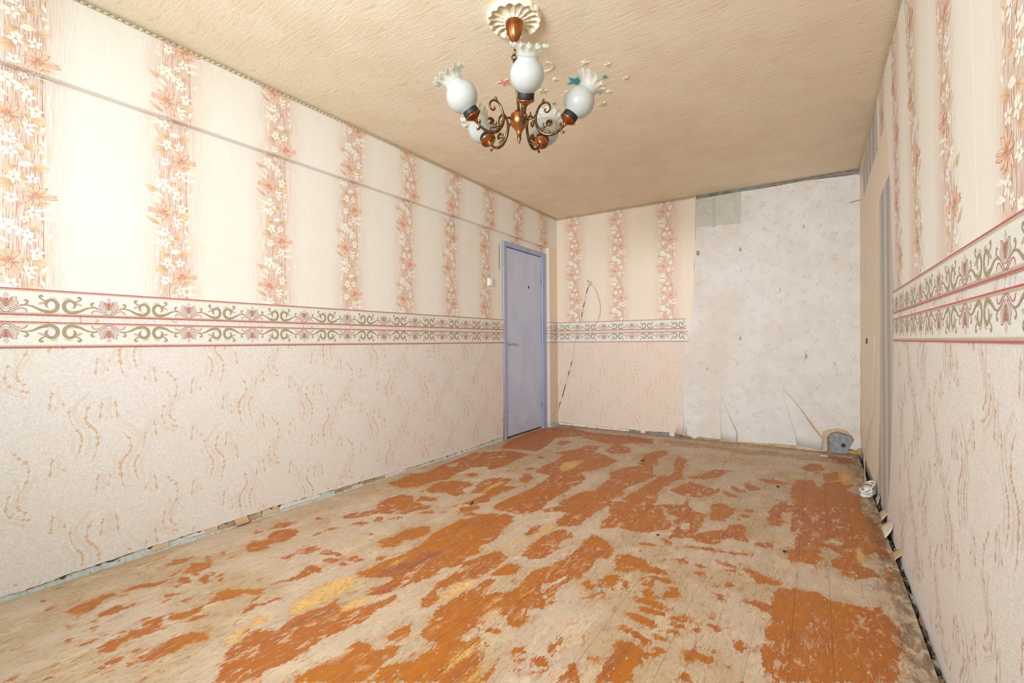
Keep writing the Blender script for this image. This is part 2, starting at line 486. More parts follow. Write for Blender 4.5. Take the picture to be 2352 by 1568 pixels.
def floral_column(a0, zphase, zmin, zmax, lean=0.0, z_lean=1.25):
    pr = Print(); k0 = int(math.floor((zmin - zphase - .4) / REP)); k1 = int(math.ceil((zmax - zphase + .3) / REP))
    for k in range(k0, k1 + 1): pr.extend(FLORAL_UNIT.moved(a0, zphase + k * REP))
    if lean: pr.q = [([(a + lean * (z - z_lean), z) for a, z in P], c, l) for P, c, l in pr.q]
    return pr

OR1, OR2 = lin(224, 176, 134), lin(212, 164, 126)
EMB, EMD = lin(243, 236, 228), lin(214, 190, 170)
def sq(pr, a, z, e, rot=.25, layer=3):
    c, s = math.cos(rot), math.sin(rot)
    pr.poly([(a + e*(x*c - y*s), z + e*(x*s + y*c) + .25*e*x) for x, y in ((-1, -.8), (1, -.8), (1, .8), (-1, .8))], OR1, layer)
def chain(pr, pts, layer=0):
    """embossed ladder-like chain"""
    P = spline(pts, 6); n = len(P)
    for off in (-.0045, .0045):
        q = []
        for k, p in enumerate(P):
            t = P[min(k+1, n-1)] - P[max(k-1, 0)]; t = t / np.linalg.norm(t); q.append(p + np.array([-t[1], t[0]]) * off * (1 if k % 3 else .55))
        pr.ribbon(q, .0016, EMD, layer, 0)
        pr.ribbon([p + np.array([.0013, -.0006]) for p in q], .0011, EMB, layer, 0)
    for k in range(1, n - 1, 3):
        t = P[k+1] - P[k-1]; t /= np.linalg.norm(t); nn = np.array([-t[1], t[0]])
        pr.ribbon([P[k] - nn*.0045, P[k] + nn*.0045], .0011, EMD, layer, 0)
def wave_A():
    pr = Print(); S = 2435.0
    def m(L): return [((x - 850) / S, (620 - y) / S) for x, y in L]
    R = m([(885,370),(865,470),(868,510),(882,535),(903,565),(927,588),(943,612),(957,638),(967,700),(963,770),(937,890)])
    Lc = m([(733,392),(797,595),(815,622),(827,648),(830,675),(833,706),(825,765),(811,820)])
    chain(pr, m([(905,205),(840,270),(790,340),(772,410),(790,470),(815,530)])); chain(pr, m([(690,480),(712,545),(755,610),(770,680),(760,760),(755,820)]))
    chain(pr, m([(820,500),(850,570),(885,640),(905,710),(890,790),(865,870)])); chain(pr, m([(770,330),(790,420),(850,560)]))
    pr.ribbon(m([(935,300),(885,370),(865,470),(868,510),(903,565),(943,612),(967,700),(963,770),(937,890),(915,945)]), .0012, OR2, 2, 4)
    pr.ribbon(m([(740,355),(733,392),(750,500),(797,595),(827,648),(833,706),(825,765),(811,820),(785,885)]), .0012, OR2, 2, 4)
    for k, (a, z) in enumerate(R): sq(pr, a, z, .0066 if k in (0, 1, 4, 9, 8) else .0044)
    for k, (a, z) in enumerate(Lc): sq(pr, a, z, .0052 if k in (0, 1, 6) else .0042)
    return pr
def wave_B():
    pr = Print(); S = 2250.0
    def m(L): return [((x - 1820) / S, (380 - y) / S) for x, y in L]
    chain(pr, m([(1775,215),(1800,270),(1810,330),(1795,420),(1770,500)])); chain(pr, m([(1925,250),(1890,320),(1850,390),(1830,460)]))
    chain(pr, m([(1690,440),(1690,530),(1720,590),(1780,640),(1860,690)])); chain(pr, m([(1730,480),(1760,550),(1820,600)]))
    A = m([(1788,22),(1817,63),(1858,108),(1879,194),(1863,290),(1815,400),(1806,500),(1815,527),(1855,567)])
    B = m([(1750,395),(1730,500),(1757,577),(1840,625),(1872,636)])
    pr.ribbon(m([(1770,0)]) + A, .0012, OR2, 2, 4); pr.ribbon(B, .0012, OR2, 2, 4)
    for k, (a, z) in enumerate(A):
        if k != 5: sq(pr, a, z, .0066 if k in (2, 4) else .005)
    for a, z in B: sq(pr, a, z, .0052)
    return pr
def wave_small():
    pr = Print(); S = 2350.0
    def m(L): return [((x - 1230) / S, (580 - y) / S) for x, y in L]
    chain(pr, m([(1205,460),(1215,530),(1200,590),(1225,690)]))
    pr.ribbon(m([(1248,490),(1258,546),(1263,632),(1270,680)]), .0012, OR2, 2, 4); pr.ribbon(m([(1162,595),(1166,632)]), .0012, OR2, 2, 0)
    for a, z in m([(1248,518),(1258,546),(1263,632),(1270,656),(1166,632)]): sq(pr, a, z, .0046)
    return pr
WA, WB, WS = wave_A(), wave_B(), wave_small()
WC = WA.moved(0, 0, True)
def lower_strip_print(ac, half, mirror=1):
    """three columns of waves in a 0.53 m strip"""
    pr = Print(); sh = -.30 if half else 0.0
    cols = [(-.178, .476, WC), (-.02, .715, WB), (.178, .41, WA)]
    for a, z, W in cols:
        for k in range(-2, 3):
            pr.extend(W.moved(ac + a, z + sh + k * .52))
    for a, z in [(-.10, .61), (.085, .56), (-.25, .72), (.235, .70), (-.10, .35), (.085, .28), (.25, .50), (-.235, .44)]:
        for k in range(-2, 3): pr.extend(WS.moved(ac + a, z + sh + k * .52, mirror=(a > 0)))
    return pr

TANB, TAND = lin(160, 142, 108), lin(128, 110, 82)
RED, PINK, ROSE = lin(192, 62, 76), lin(206, 180, 174), lin(168, 96, 98)
def border_half():
    """right half of one tulip-and-scroll unit; a from the tulip axis, w above the lower edge"""
    pr = Print()
    def m(L): return [((x - 255) / 4193.0, ((735 + (x - 255) * .032) - y) / 4120.0) for x, y in L]
    pr.ribbon(m([(430,600),(470,575),(560,590),(660,650),(740,682),(800,690),(862,655),(888,588),(873,520),(820,478),(765,495),(738,545),(748,590),(775,615)]),
              [.001, .0036, .006, .0095, .0124, .0134, .0136, .0134, .013, .0122, .0112, .010, .0065, .0006], TANB, 2, 5)
    pr.ribbon(m([(450,578),(560,578),(660,630),(740,668),(800,672)]), .0010, TAND, 3, 5)
    pr.ribbon(m([(620,610),(700,650),(780,645),(830,630)]), .0009, TAND, 2, 5)
    pr.ribbon(m([(780,432),(840,440),(885,470)]), [.0006, .0022, .0006], TANB, 2, 4); pr.ribbon(m([(820,420),(870,435),(900,475)]), .0009, PINK, 2, 4)
    # small branch with its hooked head
    pr.ribbon(m([(770,500),(720,490),(670,455),(660,425),(685,408),(705,432)]), [.005, .005, .006, .008, .008, .003], TANB, 2, 4)
    pr.poly(m([(735,505),(690,520),(640,555),(660,560),(705,545)]), PINK, 1); pr.ribbon(m([(735,505),(680,520),(640,556),(690,550),(735,520)]), .0011, ROSE, 2, 3)
    # hook beside the tulip
    pr.ribbon(m([(325,655),(370,620),(430,580),(490,555),(512,520),(490,492),(465,505)]), [.0012, .002, .003, .005, .0075, .008, .003], TANB, 2, 4)
    pr.ribbon(m([(290,665),(330,640),(400,590),(450,560)]), .0012, TAND, 2, 4)
    # red curl
    pr.ribbon(m([(280,685),(310,695),(360,660),(420,625),(470,630),(500,665),(505,690)]), [.0012, .002, .0028, .0028, .003, .003, .001], RED, 2, 4)
    pr.poly(m([(370,665),(420,635),(470,642),(500,690),(430,672)]), lin(228, 208, 206), 1)
    pr.ribbon(m([(255,690),(300,668),(318,640),(300,632)]), [.003, .003, .0025, .001], ROSE, 2, 4)
    # tulip
    pr.poly(m([(255,362),(272,385),(292,415),(275,440),(285,470),(255,470)]), lin(216, 190, 190), 2)
    pr.poly(m([(255,470),(292,462),(270,520),(255,572)]), lin(196, 96, 104), 3)
    pr.poly(m([(255,610),(258,560),(285,500),(325,450),(335,455),(330,500),(300,560),(272,600)]), lin(184, 152, 118), 3)
    pr.ribbon(m([(258,600),(285,520),(322,452),(382,442)]), .0016, TAND, 4, 4)
    pr.poly(m([(258,640),(285,585),(320,540),(340,470),(385,445),(372,485),(400,530),(380,570),(330,610),(285,645)]), lin(214, 190, 182), 2)
    pr.ribbon(m([(262,645),(330,612),(385,572),(402,530),(375,492),(385,446)]), .0013, ROSE, 3, 4)
    pr.ribbon(m([(280,600),(330,560),(345,500)]), .0010, ROSE, 3, 4)
    return pr
BH = border_half()
def border_print(amin, amax, phase, rep=.322, flip=False):
    pr = Print(); H = .108
    k0 = int(math.floor((amin - phase) / rep)) - 1; k1 = int(math.ceil((amax - phase) / rep)) + 1
    s = rep / .322
    unit = Print(); unit.extend(BH); unit.extend(BH.moved(0, 0, True))
    for k in range(k0, k1 + 1):
        for P, c, l in unit.q: pr.q.append(([(phase + k*rep + a*s, z) for a, z in P], c, l))
    for lo, hi in ((0, .0048), (H - .0048, H)): pr.poly([(amin, lo), (amax, lo), (amax, hi), (amin, hi)], RED, 1)
    lace = lin(186, 170, 136)
    for base, d in ((.0055, 1), (H - .0055, -1)):
        pr.poly([(amin, base), (amax, base), (amax, base + d*.0032), (amin, base + d*.0032)], lace, 0)
        n = int((amax - amin) / .0062)
        for k in range(n):
            a = amin + (k + .5) * .0062
            pr.poly([(a - .0026, base + d*.003), (a + .0026, base + d*.003), (a, base + d*(.0088 if k % 2 else .0066))], lace, 0)
    if flip: pr.q = [([(a, H - z) for a, z in P], c, l) for P, c, l in pr.q]
    return pr
# ------------------------------------------------------------------ floor: worn painted boards
# outlines of the paint that is left, measured in six close-ups of the photo: (x0, y0, zoom, outlines)
PAINT = [
(0, 1200, 3.92, """590,805 700,740 830,700 940,655 1000,635 1100,640 1090,665 1000,670 930,700 870,735 850,780 780,810 690,855 665,820|
1090,625 1180,580 1290,545 1390,545 1550,500 1480,540 1390,575 1270,590 1170,610 1110,635|
870,840 960,790 1070,740 1100,760 1180,735 1230,695 1230,730 1150,770 1080,800 980,830 900,850|
860,1180 900,1120 1000,1060 1110,975 1180,970 1290,945 1280,870 1330,850 1470,850 1450,940 1500,950 1400,980 1250,1030 1100,1080 1030,1140 930,1180|
1230,1250 1230,1205 1330,1165 1430,1100 1560,1040 1680,1000 1830,985 1890,960 1880,1040 1780,1080 1680,1090 1620,1140 1500,1190 1330,1250|
1520,880 1530,820 1640,810 1760,770 1820,760 1800,800 1700,850 1600,885|1670,890 1760,840 1900,820 1840,860 1740,890|
1870,730 1900,690 1960,660 1950,630 2080,600 2200,595 2352,600 2352,640 2200,640 2090,660 2000,700 1930,715|
1640,460 1700,420 1720,365 1840,355 1850,310 1870,295 1900,340 1910,370 1890,400 1800,440 1700,460|
1605,520 1640,490 1700,488 1735,515 1700,550 1640,545|1795,510 1830,475 1880,470 1895,510 1870,545 1820,540|1550,570 1590,553 1620,575 1585,588|1960,525 1985,500 2015,510 1990,532|
1955,490 1980,465 2000,475|1900,495 1910,450 1930,450 1920,490|1700,470 1760,450 1820,460 1780,482|1480,685 1480,655 1580,630 1640,630 1580,655|
1620,740 1640,700 1700,685 1680,720|1370,725 1400,705 1480,695 1550,690 1470,715|800,975 820,935 890,920 880,960 840,985|590,1065 620,1045 670,1060 630,1080|
680,1110 720,1075 850,1040 840,1070 740,1110|940,1275 970,1240 1020,1265 980,1280|1115,1265 1150,1240 1220,1290 1150,1305|840,1350 900,1300 1040,1290 930,1330|
1000,1230 1090,1200 1140,1205 1040,1250|1150,1170 1220,1130 1320,1125 1230,1170|0,1443 0,1390 120,1400 240,1400 420,1380 480,1395 350,1443|360,710 390,695 420,710 385,725|
1480,500 1560,455 1640,430 1590,470 1520,500|1560,330 1700,320 1740,310 1690,345 1600,370 1480,390 1550,355|1980,265 2040,270 2010,290|640,680 690,650 650,690|
1930,1443 1990,1290 2040,1160 2120,1100 2180,1060 2180,990 2240,970 2352,950 2352,1443|780,910 860,870 980,880 880,905|880,1010 960,1000 1020,1010 930,1020|590,930 650,920 640,950"""),
(500, 1160, 3.8433, """250,410 260,360 330,315 440,310 440,260 510,225 620,210 720,215 700,250 640,300 560,325 450,345 440,380 360,410|300,245 340,225 410,230 350,250|
485,200 520,160 680,150 620,190 540,205|510,450 560,455 700,420 700,380 800,365 940,360 860,400 800,430 690,440 600,475|840,270 900,235 980,200 1060,195 1050,215 970,220|
590,680 650,640 730,600 790,545 850,530 930,560 930,595 850,590 780,630 700,665|475,700 550,670 590,670 520,695|890,430 940,400 1040,410 1110,440 1110,465 1050,450 960,440|
920,475 960,460 1070,480 1020,505 950,510|1135,475 1180,450 1240,450 1295,485 1250,500 1170,498|1070,515 1110,500 1150,520 1110,535|1390,470 1430,443 1475,455 1460,490 1400,490|
1195,180 1240,155 1340,155 1270,175|1385,150 1410,110 1460,95 1455,150|1390,360 1440,345 1420,310 1540,280 1630,225 1760,195 1870,180 1890,225 1830,270 1720,300 1640,310 1560,365 1480,370|
0,850 0,770 200,740 280,760 410,745 330,785 240,780 150,805 80,835|220,940 300,880 430,855 520,810 580,805 560,835 450,860 330,900 240,955|110,975 150,945 170,945|
0,1568 20,1430 70,1300 200,1200 210,1110 270,1080 350,1110 450,1100 540,1110 560,1060 700,970 800,930 930,900 1050,830 1080,900 1250,900 1400,860 1560,790 1620,810 1400,930 1300,1020 1080,1120 900,1180 800,1280 640,1380 480,1440 300,1540 260,1568|
1220,600 1360,545 1500,480 1650,430 1750,370 1850,300 1900,240 2010,210 2120,130 2306,100 2306,420 2200,460 2120,530 1980,550 1900,640 1700,690 1600,740 1400,800 1300,790 1450,700 1560,650 1480,630 1300,640|
660,1568 700,1500 960,1380 1090,1310 1230,1210 1320,1210 1360,1260 1470,1270 1520,1215 1610,1240 1560,1330 1480,1370 1520,1395 1730,1370 1800,1320 2000,1220 2010,1150 2080,1060 2140,950 2200,900 2306,850 2306,1568|
1790,1100 1870,1050 1880,990 1930,930 2020,890 2100,830 2170,760 2306,740 2306,880 2200,920 2100,1000 2060,960 2010,980 2000,1050 1930,1060 1930,1170 1860,1210 1800,1150|
1810,900 1790,830 1900,760 1950,780 1950,830 1870,900|1500,1160 1600,1070 1690,1060 1700,1150 1600,1190 1520,1200|1080,120 1120,90 1300,65 1480,30 1600,0 1890,10 1840,40 1700,50 1560,80 1420,70 1300,95 1180,120|
850,118 890,105 935,118 890,132|1785,70 1820,50 1900,50 1920,65 1850,78|2135,70 2150,30 2250,0 2306,0 2306,30 2230,50|1330,257 1350,248 1375,257|1970,700 2050,650 2306,600 2306,640 2150,680 2000,740"""),
(1000, 1160, 3.8433, """0,290 30,215 130,170 240,130 380,90 490,70 600,80 690,90 670,150 610,200 580,260 520,310 400,360 330,430 200,480 180,540 60,550 0,600|210,55 215,25 330,0 330,20 270,50|
510,35 620,0 930,0 920,40 800,70 640,60|940,70 960,40 1080,0 1480,0 1440,50 1330,130 1220,190 1110,180 1060,150 1180,100 1160,60 1060,50|1450,210 1490,130 1560,60 1640,0 2040,0 2010,60 2050,140 2110,180 2060,210 1890,240 1760,220 1640,170 1560,190|
2070,290 2080,210 2150,215 2200,200 2130,120 2060,60 2306,60 2306,295 2200,280|790,260 850,200 920,175 930,200 830,270|760,450 780,400 900,300 1020,240 1120,205 1200,240 1220,280 1140,300 1090,340 1100,380 1040,410 960,470 840,470|
350,780 360,700 440,650 560,640 440,770 560,770 660,760 740,720 800,640 880,560 1000,540 1120,480 1240,400 1300,330 1390,260 1470,280 1550,350 1580,430 1530,470 1430,470 1390,540 1310,600 1300,640 1200,640 1100,720 1040,800 1050,860 960,910 880,910 830,860 820,940 830,990 760,1060 680,1080 620,1040 640,970 480,980 470,1030 400,1070 280,1110 220,1160 210,1230 380,1180 370,1240 250,1330 140,1430 0,1500 0,900 140,850 210,790 300,750|
490,620 560,550 650,510 760,540 720,600 620,620|250,500 400,450 560,400 640,460 540,560 430,600 250,680 130,700 0,740 0,690 100,640 200,560|
1590,440 1690,430 1790,460 1860,490 1890,540 1990,560 2090,625 1990,610 1880,600 1790,570 1690,590 1580,580 1600,540 1580,480|1870,630 1930,625 2060,650 2135,690 2050,690 1960,660|1990,790 2060,760 2060,720 2150,730 2165,800 2100,820 2020,810|
1830,690 1920,680 1930,750 1860,710|1800,740 1900,740 1930,780 1920,815 1840,800|1940,780 2010,830 1940,820|1440,690 1450,650 1520,610 1620,620 1600,700 1500,720 1440,720|1640,650 1710,660 1700,740 1620,710|1300,700 1310,655 1370,660 1380,730 1330,740|
1770,850 1800,820 1900,830 2000,860 2060,910 2070,940 1960,920 1880,880|1770,900 1850,900 1960,930 2060,960 2050,990 1940,970 1840,940|1670,960 1720,940 1800,970 1900,1010 1985,1060 1970,1105 1880,1080 1760,1020|
1605,1095 1620,1055 1700,1070 1800,1130 1890,1190 1900,1230 1830,1250 1810,1190 1700,1130|1420,1568 1450,1480 1480,1370 1560,1340 1600,1250 1550,1240 1620,1200 1720,1210 1800,1260 1960,1335 1830,1360 1820,1400 1750,1430 1740,1568|
1910,1225 1990,1250 2050,1300 1960,1320 1920,1270|1960,1155 2030,1175 2030,1205 1970,1195|2070,980 2180,985 2280,990 2260,1045 2150,1030 2080,1010|2090,1050 2200,1060 2230,1095 2110,1080|2030,1130 2060,1090 2130,1110 2160,1130|
2180,1290 2306,1275 2306,1370 2220,1360|1085,1568 1090,1520 1160,1450 1210,1400 1260,1450 1280,1568|660,1310 700,1260 760,1235 800,1300|1000,1310 1010,1240 1080,1210 1060,1280 1020,1325|1060,1190 1150,1150 1150,1210 1090,1230|
820,1420 850,1360 940,1320 990,1360 980,1430 900,1420|420,1100 470,1080 560,1085 600,1105 540,1128 450,1122|690,1450 720,1438 755,1450 720,1465|690,1370 770,1355 740,1385|1340,1350 1370,1335 1390,1360|2120,1568 2150,1490 2190,1470 2250,1530 2260,1568|
1310,820 1380,780 1470,760 1500,775 1420,800 1410,840 1370,830|380,1568 430,1480 520,1400 560,1350 600,1350 500,1470 440,1540|2130,490 2200,480 2240,525 2160,510|2010,290 2080,330 2080,355 2020,330|1770,340 1880,330 1950,355 1860,360|860,1480 960,1440 1040,1390 1000,1480 930,1500"""),
(1550, 1160, 3.8433, """0,60 0,10 130,0 160,50 290,80 250,150 200,240 100,270 0,290|310,60 360,10 520,20 530,60 460,120 380,110|595,50 640,35 715,50 670,64|570,100 600,75 660,90 650,115|
170,310 190,240 330,230 400,220 480,200 540,165 640,190 620,260 660,325 560,310 460,290 390,330 340,350 250,330|690,330 770,335 820,320 890,355 800,375 740,365|
0,370 150,360 300,370 420,405 560,415 680,420 680,450 560,435 400,420 250,390 120,370|10,480 80,465 130,525 60,505|170,530 220,515 270,545 220,550|360,490 460,500 550,550 450,540 390,520|160,580 250,590 260,605 200,640|470,575 540,570 530,600|
590,555 650,560 780,620 870,660 1000,690 890,700 740,690 700,640 580,610 660,620|430,720 440,690 520,680 550,730|310,715 400,710 420,725|350,780 440,795 430,835 400,835|600,850 680,830 780,860 870,890 860,940 790,955 720,900|
0,730 40,740 50,790 0,810|0,980 150,990 165,1020 130,1045 0,1030|150,1110 200,1085 250,1135|180,1040 230,1050 210,1070|260,985 330,985 360,965 375,1035 320,1010|290,1060 330,1040 450,1080 380,1110|510,1250 520,1190 590,1190 640,1250 635,1310 560,1290|
200,1250 230,1225 300,1260 360,1300 340,1310 250,1275|65,1290 130,1275 220,1300 310,1330 370,1390 280,1395 180,1360 120,1350 110,1415 80,1370|0,1568 20,1520 80,1470 150,1540 150,1568|
880,1568 840,1500 760,1420 780,1280 800,1240 790,1120 860,1060 840,950 880,760 950,730 1250,770 1400,850 1700,900 1800,900 1900,1000 1980,1080 2000,1200 2040,1330 2000,1420 1980,1568|
830,180 820,40 870,0 1620,0 1660,120 1740,260 1760,400 1640,530 1760,570 1810,640 1680,640 1560,660 1480,600 1400,540 1380,470 1500,490 1470,430 1400,410 1350,370 1280,380 1280,450 1310,470 1250,540 1180,510 1120,500 1020,520 1000,440 970,400 1060,390 1080,230 1030,190 1000,140 930,180|
1670,90 1760,130 1860,330 1900,470 1820,470 1750,380|1840,560 1900,540 1950,690 1880,690"""),
(800, 960, 3.36, """0,770 0,740 130,720 220,700 220,670 300,620 400,590 500,600 500,640 640,680 560,700 440,740 330,740 200,730 60,770|520,640 560,600 690,620 690,640 600,640|550,735 580,715 660,720 640,740|720,730 740,715 760,725|30,825 80,800 160,800 120,825|200,805 210,765 270,755 270,800|300,780 400,760 450,765 380,775|
300,500 380,480 480,430 600,420 720,360 860,310 960,270 1100,260 1240,250 1400,280 1300,320 1180,380 1090,400 1070,370 950,380 830,430 780,470 650,490 540,530 420,540 340,520|600,550 680,500 800,480 900,490 960,500 960,520 880,550 900,580 820,605 740,570 640,580|
950,580 1000,510 1080,470 1180,460 1270,470 1200,520 1310,530 1200,570 1120,600 1080,640 960,670 880,660 980,620 1060,580|860,730 870,690 960,670 960,695|1180,235 1230,180 1400,110 1530,75 1720,70 1860,110 1800,140 1600,150 1560,185 1540,210 1450,260 1320,240|
1590,200 1650,170 1730,185 1640,212|1860,110 2352,160 2352,200 2200,190 2060,200 1960,190 1800,150|
1490,245 1600,265 1700,250 1760,240 1840,210 1950,215 1890,260 1980,285 2080,330 2000,370 1900,400 1790,420 1830,450 1800,500 1700,550 1640,590 1540,640 1500,700 1400,740 1300,740 1120,690 1140,660 1280,600 1400,550 1500,490 1560,440 1440,420 1480,380 1600,330 1660,280|
1980,250 2060,200 2180,230 2180,270 2060,270|1315,465 1350,430 1410,430 1425,460 1380,500 1330,490|1450,300 1480,288 1510,300 1480,312|905,437 955,418 1010,432 960,455|1205,412 1235,403 1265,410|1360,395 1410,380 1460,385 1410,402|
1900,560 2000,480 2090,420 2200,380 2260,340 2352,330 2352,430 2300,410 2200,440 2190,490 2100,560 2140,580 2050,610 2030,650 1930,720 1850,760 1780,830 1620,830 1600,800 1690,720 1760,700 1600,690 1640,640 1720,600 1800,570|
1940,850 1980,780 2080,700 2200,630 2352,560 2352,800 2200,840 2080,840|1400,874 1440,830 1480,825 1470,874|880,745 940,720 1000,740 1090,740 980,755|980,270 1050,255 1110,262 1040,280"""),
(1400, 960, 3.5636, """0,290 0,240 60,200 160,250 160,290|0,640 0,450 60,430 140,400 260,390 280,300 370,270 480,270 470,300 400,330 400,390 200,400 230,440 330,450 380,470 330,500 220,540 160,560 90,600 110,640 0,650|
480,480 540,430 520,380 560,310 640,340 620,400 590,440 600,500 500,520 480,550 400,600 390,640 380,690 300,670 240,690 140,690 100,660 240,580 300,540 370,500 450,460|430,720 400,700 600,710 640,660 640,740 700,780 790,780 760,830 700,927 560,927 540,870 480,800|
0,840 0,680 240,690 420,730 440,810 520,870 540,880 300,927 200,927 0,870|490,590 560,560 660,520 740,540 860,580 910,570 900,610 740,650 620,640|640,480 760,460 860,420 1000,430 900,480 800,500 680,495|985,570 1000,555 1130,600 1050,610|910,600 960,600 1050,640 1050,655 970,640|
1090,530 1150,530 1240,585 1140,595|1220,500 1360,505 1480,540 1430,545 1290,530|820,780 840,700 930,700 1010,740 960,780 940,840 840,840|1085,760 1120,748 1195,760 1140,775|1300,880 1310,740 1400,680 1460,680 1450,720 1370,760 1380,800 1400,850 1390,880|
1480,600 1500,560 1520,510 1680,510 1700,570 1760,530 1740,460 1860,440 1900,470 2000,550 1940,590 2040,640 2080,800 2120,927 1480,927 1480,820 1500,770 1560,740 1500,700|1560,410 1640,370 1730,380 1760,420 1640,440|1760,300 1980,330 2000,380 1860,370|960,870 1100,870 1130,927 980,927""")]
BARE = [  # islands inside the paint where it has flaked down to the grey-beige filler
(500, 1160, 3.8433, """2140,1220 2140,1140 2306,1060 2306,1160 2200,1200|1520,1520 1600,1450 1610,1490 1550,1530|1620,680 1690,640 1690,665 1640,690|1330,1550 1420,1420 1500,1385 1500,1410 1440,1450 1420,1500"""),
(1000, 1160, 3.8433, """920,760 950,700 1000,690 1150,630 1160,650 1050,700 990,740 960,790 1000,820 960,830|420,790 560,650 740,600 790,650 740,690 700,740 540,770|1625,545 1690,532 1755,545 1690,560|1020,420 1060,385 1100,420 1050,440|2150,180 2230,160 2260,210 2180,210|1090,340 1140,300 1280,300 1290,330 1190,380 1110,370"""),
(1550, 1160, 3.8433, """30,180 100,150 150,180 120,215|930,90 960,60 1040,60 1010,120 1020,190 970,150|1320,330 1400,290 1500,345 1400,350"""),
(800, 960, 3.36, """1150,290 1210,290 1200,305 1160,305|760,360 850,340 830,375 770,378"""),
(1400, 960, 3.5636, """460,800 520,780 560,830 500,840""")]
WOOD = [  # paint and filler gone: bare yellow wood
(0, 1200, 3.92, """2040,1130 2060,1090 1990,1060 2080,990 2200,930 2352,880 2352,930 2240,960 2180,990 2180,1050 2120,1090|1110,440 1150,425 1170,430 1120,445"""),
(500, 1160, 3.8433, """610,950 650,870 760,800 900,700 1050,640 1180,620 1260,640 1200,720 1080,800 1000,830 900,880 740,950 640,980|280,1030 380,970 500,970 510,1000 400,1050 350,1100 300,1080|60,1230 120,1150 200,1090 260,1070 260,1110 200,1170 230,1190 100,1250|1070,950 1090,880 1200,830 1320,800 1390,800 1330,860 1230,910 1130,940|
1470,560 1560,490 1680,440 1690,460 1560,540|1670,600 1720,575 1830,570 1760,595|1980,1450 2050,1350 2150,1270 2306,1180 2306,1260 2200,1340 2100,1420 2000,1480|2150,1568 2230,1510 2306,1440 2306,1568|760,1060 860,1000 880,1010 800,1070|1950,800 2100,700 2306,630 2306,680 2100,790 1960,840|870,540 930,510 940,550 900,570"""),
(1000, 1160, 3.8433, """810,295 900,230 1000,165 1060,180 1070,200 960,260 870,300|630,365 680,320 760,290 790,330 690,350|520,570 600,500 640,490 620,530 550,570|430,640 480,590 500,610 450,640|0,860 60,760 200,680 330,650 370,690 280,750 130,830 0,890|430,915 500,830 610,790 600,840 520,880 450,930|
480,960 560,880 600,900 570,930 600,990 540,1000|600,940 660,890 690,880 650,920|750,750 800,690 830,700 800,740|730,810 860,740 860,760 780,800|120,1350 220,1260 390,1220 380,1280 260,1360 100,1480 60,1480|230,1568 350,1450 500,1350 490,1410 420,1480 340,1568|700,450 740,410 760,420 730,450|1210,690 1290,680 1270,715"""),
(1550, 1160, 3.8433, """1570,370 1640,380 1720,470 1640,520 1600,500|1650,260 1720,290 1750,390 1700,350|580,400 670,400 680,430 600,430|1240,480 1310,480 1320,520 1250,520|1600,1140 1640,1150 1665,1210 1630,1200|1380,350 1460,340 1460,375|620,225 680,210 660,245|960,100 1040,60 1010,120 1020,180"""),
(800, 960, 3.36, """1620,380 1660,340 1800,320 1840,320 1740,390 1640,420|1020,570 1080,520 1200,480 1210,500 1100,550 1040,580|840,630 880,615 920,640 880,650"""),
(1400, 960, 3.5636, """1790,520 1860,500 1860,450 1990,460 2010,520 1960,550 1900,550 1890,520 1800,530|1400,820 1470,760 1500,790 1480,850 1490,880 1440,850""")]
BROWN = [  # an older dark coat showing, or dirt ground in
(500, 1160, 3.8433, """1420,560 1560,520 1700,480 1800,420 1980,400 2000,430 1850,520 1700,600 1500,640 1400,620|1310,790 1400,750 1560,710 1640,720 1500,770 1380,800|1900,1480 2000,1400 2110,1360 2120,1390 2000,1450 1900,1500|560,1080 700,1000 950,910 1050,880 1020,950 880,1010 760,1060 640,1110 560,1120|
220,940 300,880 430,855 520,810 580,805 560,835 450,860 330,900 240,955|370,1200 480,1170 560,1150 480,1210 400,1220|120,1060 240,1020 220,1040 130,1085"""),
(1000, 1160, 3.8433, """60,1430 140,1380 200,1350 190,1400 100,1420|1450,1500 1480,1380 1590,1300 1640,1220 1740,1290 1720,1340 1560,1440 1500,1568|1620,1100 1720,1120 1820,1190 1780,1200 1700,1150|1630,1210 1700,1220 1740,1290 1700,1300|1610,660 1660,650 1650,700|1770,1320 1830,1310 1830,1390 1780,1390"""),
(1550, 1160, 3.8433, """1680,110 1760,130 1900,480 1840,470 1760,300|1700,60 1760,100 1720,110|1960,1080 2060,1200 2180,1568 2060,1568 2000,1400"""),
(1400, 960, 3.5636, """450,175 700,200 1000,245 1300,262 1500,290 1720,305 1980,330 2000,420 1960,430 1850,370 1600,345 1400,318 1150,300 900,262 640,240 500,230"""),
(800, 960, 3.36, """1530,75 1860,100 2352,160 2352,190 1860,130 1560,95""")]

def floor_outlines(groups):
    out = []
    for x0, y0, s, txt in groups:
        for part in txt.replace('\n', '').split('|'):
            P = [tuple(map(float, q.split(','))) for q in part.split()]
            if len(P) > 2: out.append(np.array([on_z(x0 + x / s, y0 + y / s) for x, y in P]))
    return out
CL = 0.05
def signed(pts, poly):
    """signed distance to an outline, positive inside"""
    x, y = pts[:, 0], pts[:, 1]; d = np.full(len(pts), 1e9); ins = np.zeros(len(pts), bool); n = len(poly)
    for k in range(n):
        a, b = poly[k], poly[(k + 1) % n]; e = b - a; L = e @ e + 1e-15
        t = np.clip(((x - a[0]) * e[0] + (y - a[1]) * e[1]) / L, 0, 1)
        d = np.minimum(d, (x - a[0] - t * e[0]) ** 2 + (y - a[1] - t * e[1]) ** 2)
        c = (a[1] > y) != (b[1] > y)
        if c.any(): ins ^= c & (x < (b[0] - a[0]) * (y - a[1]) / (b[1] - a[1] + 1e-15) + a[0])
    return np.where(ins, 1, -1) * np.sqrt(d)
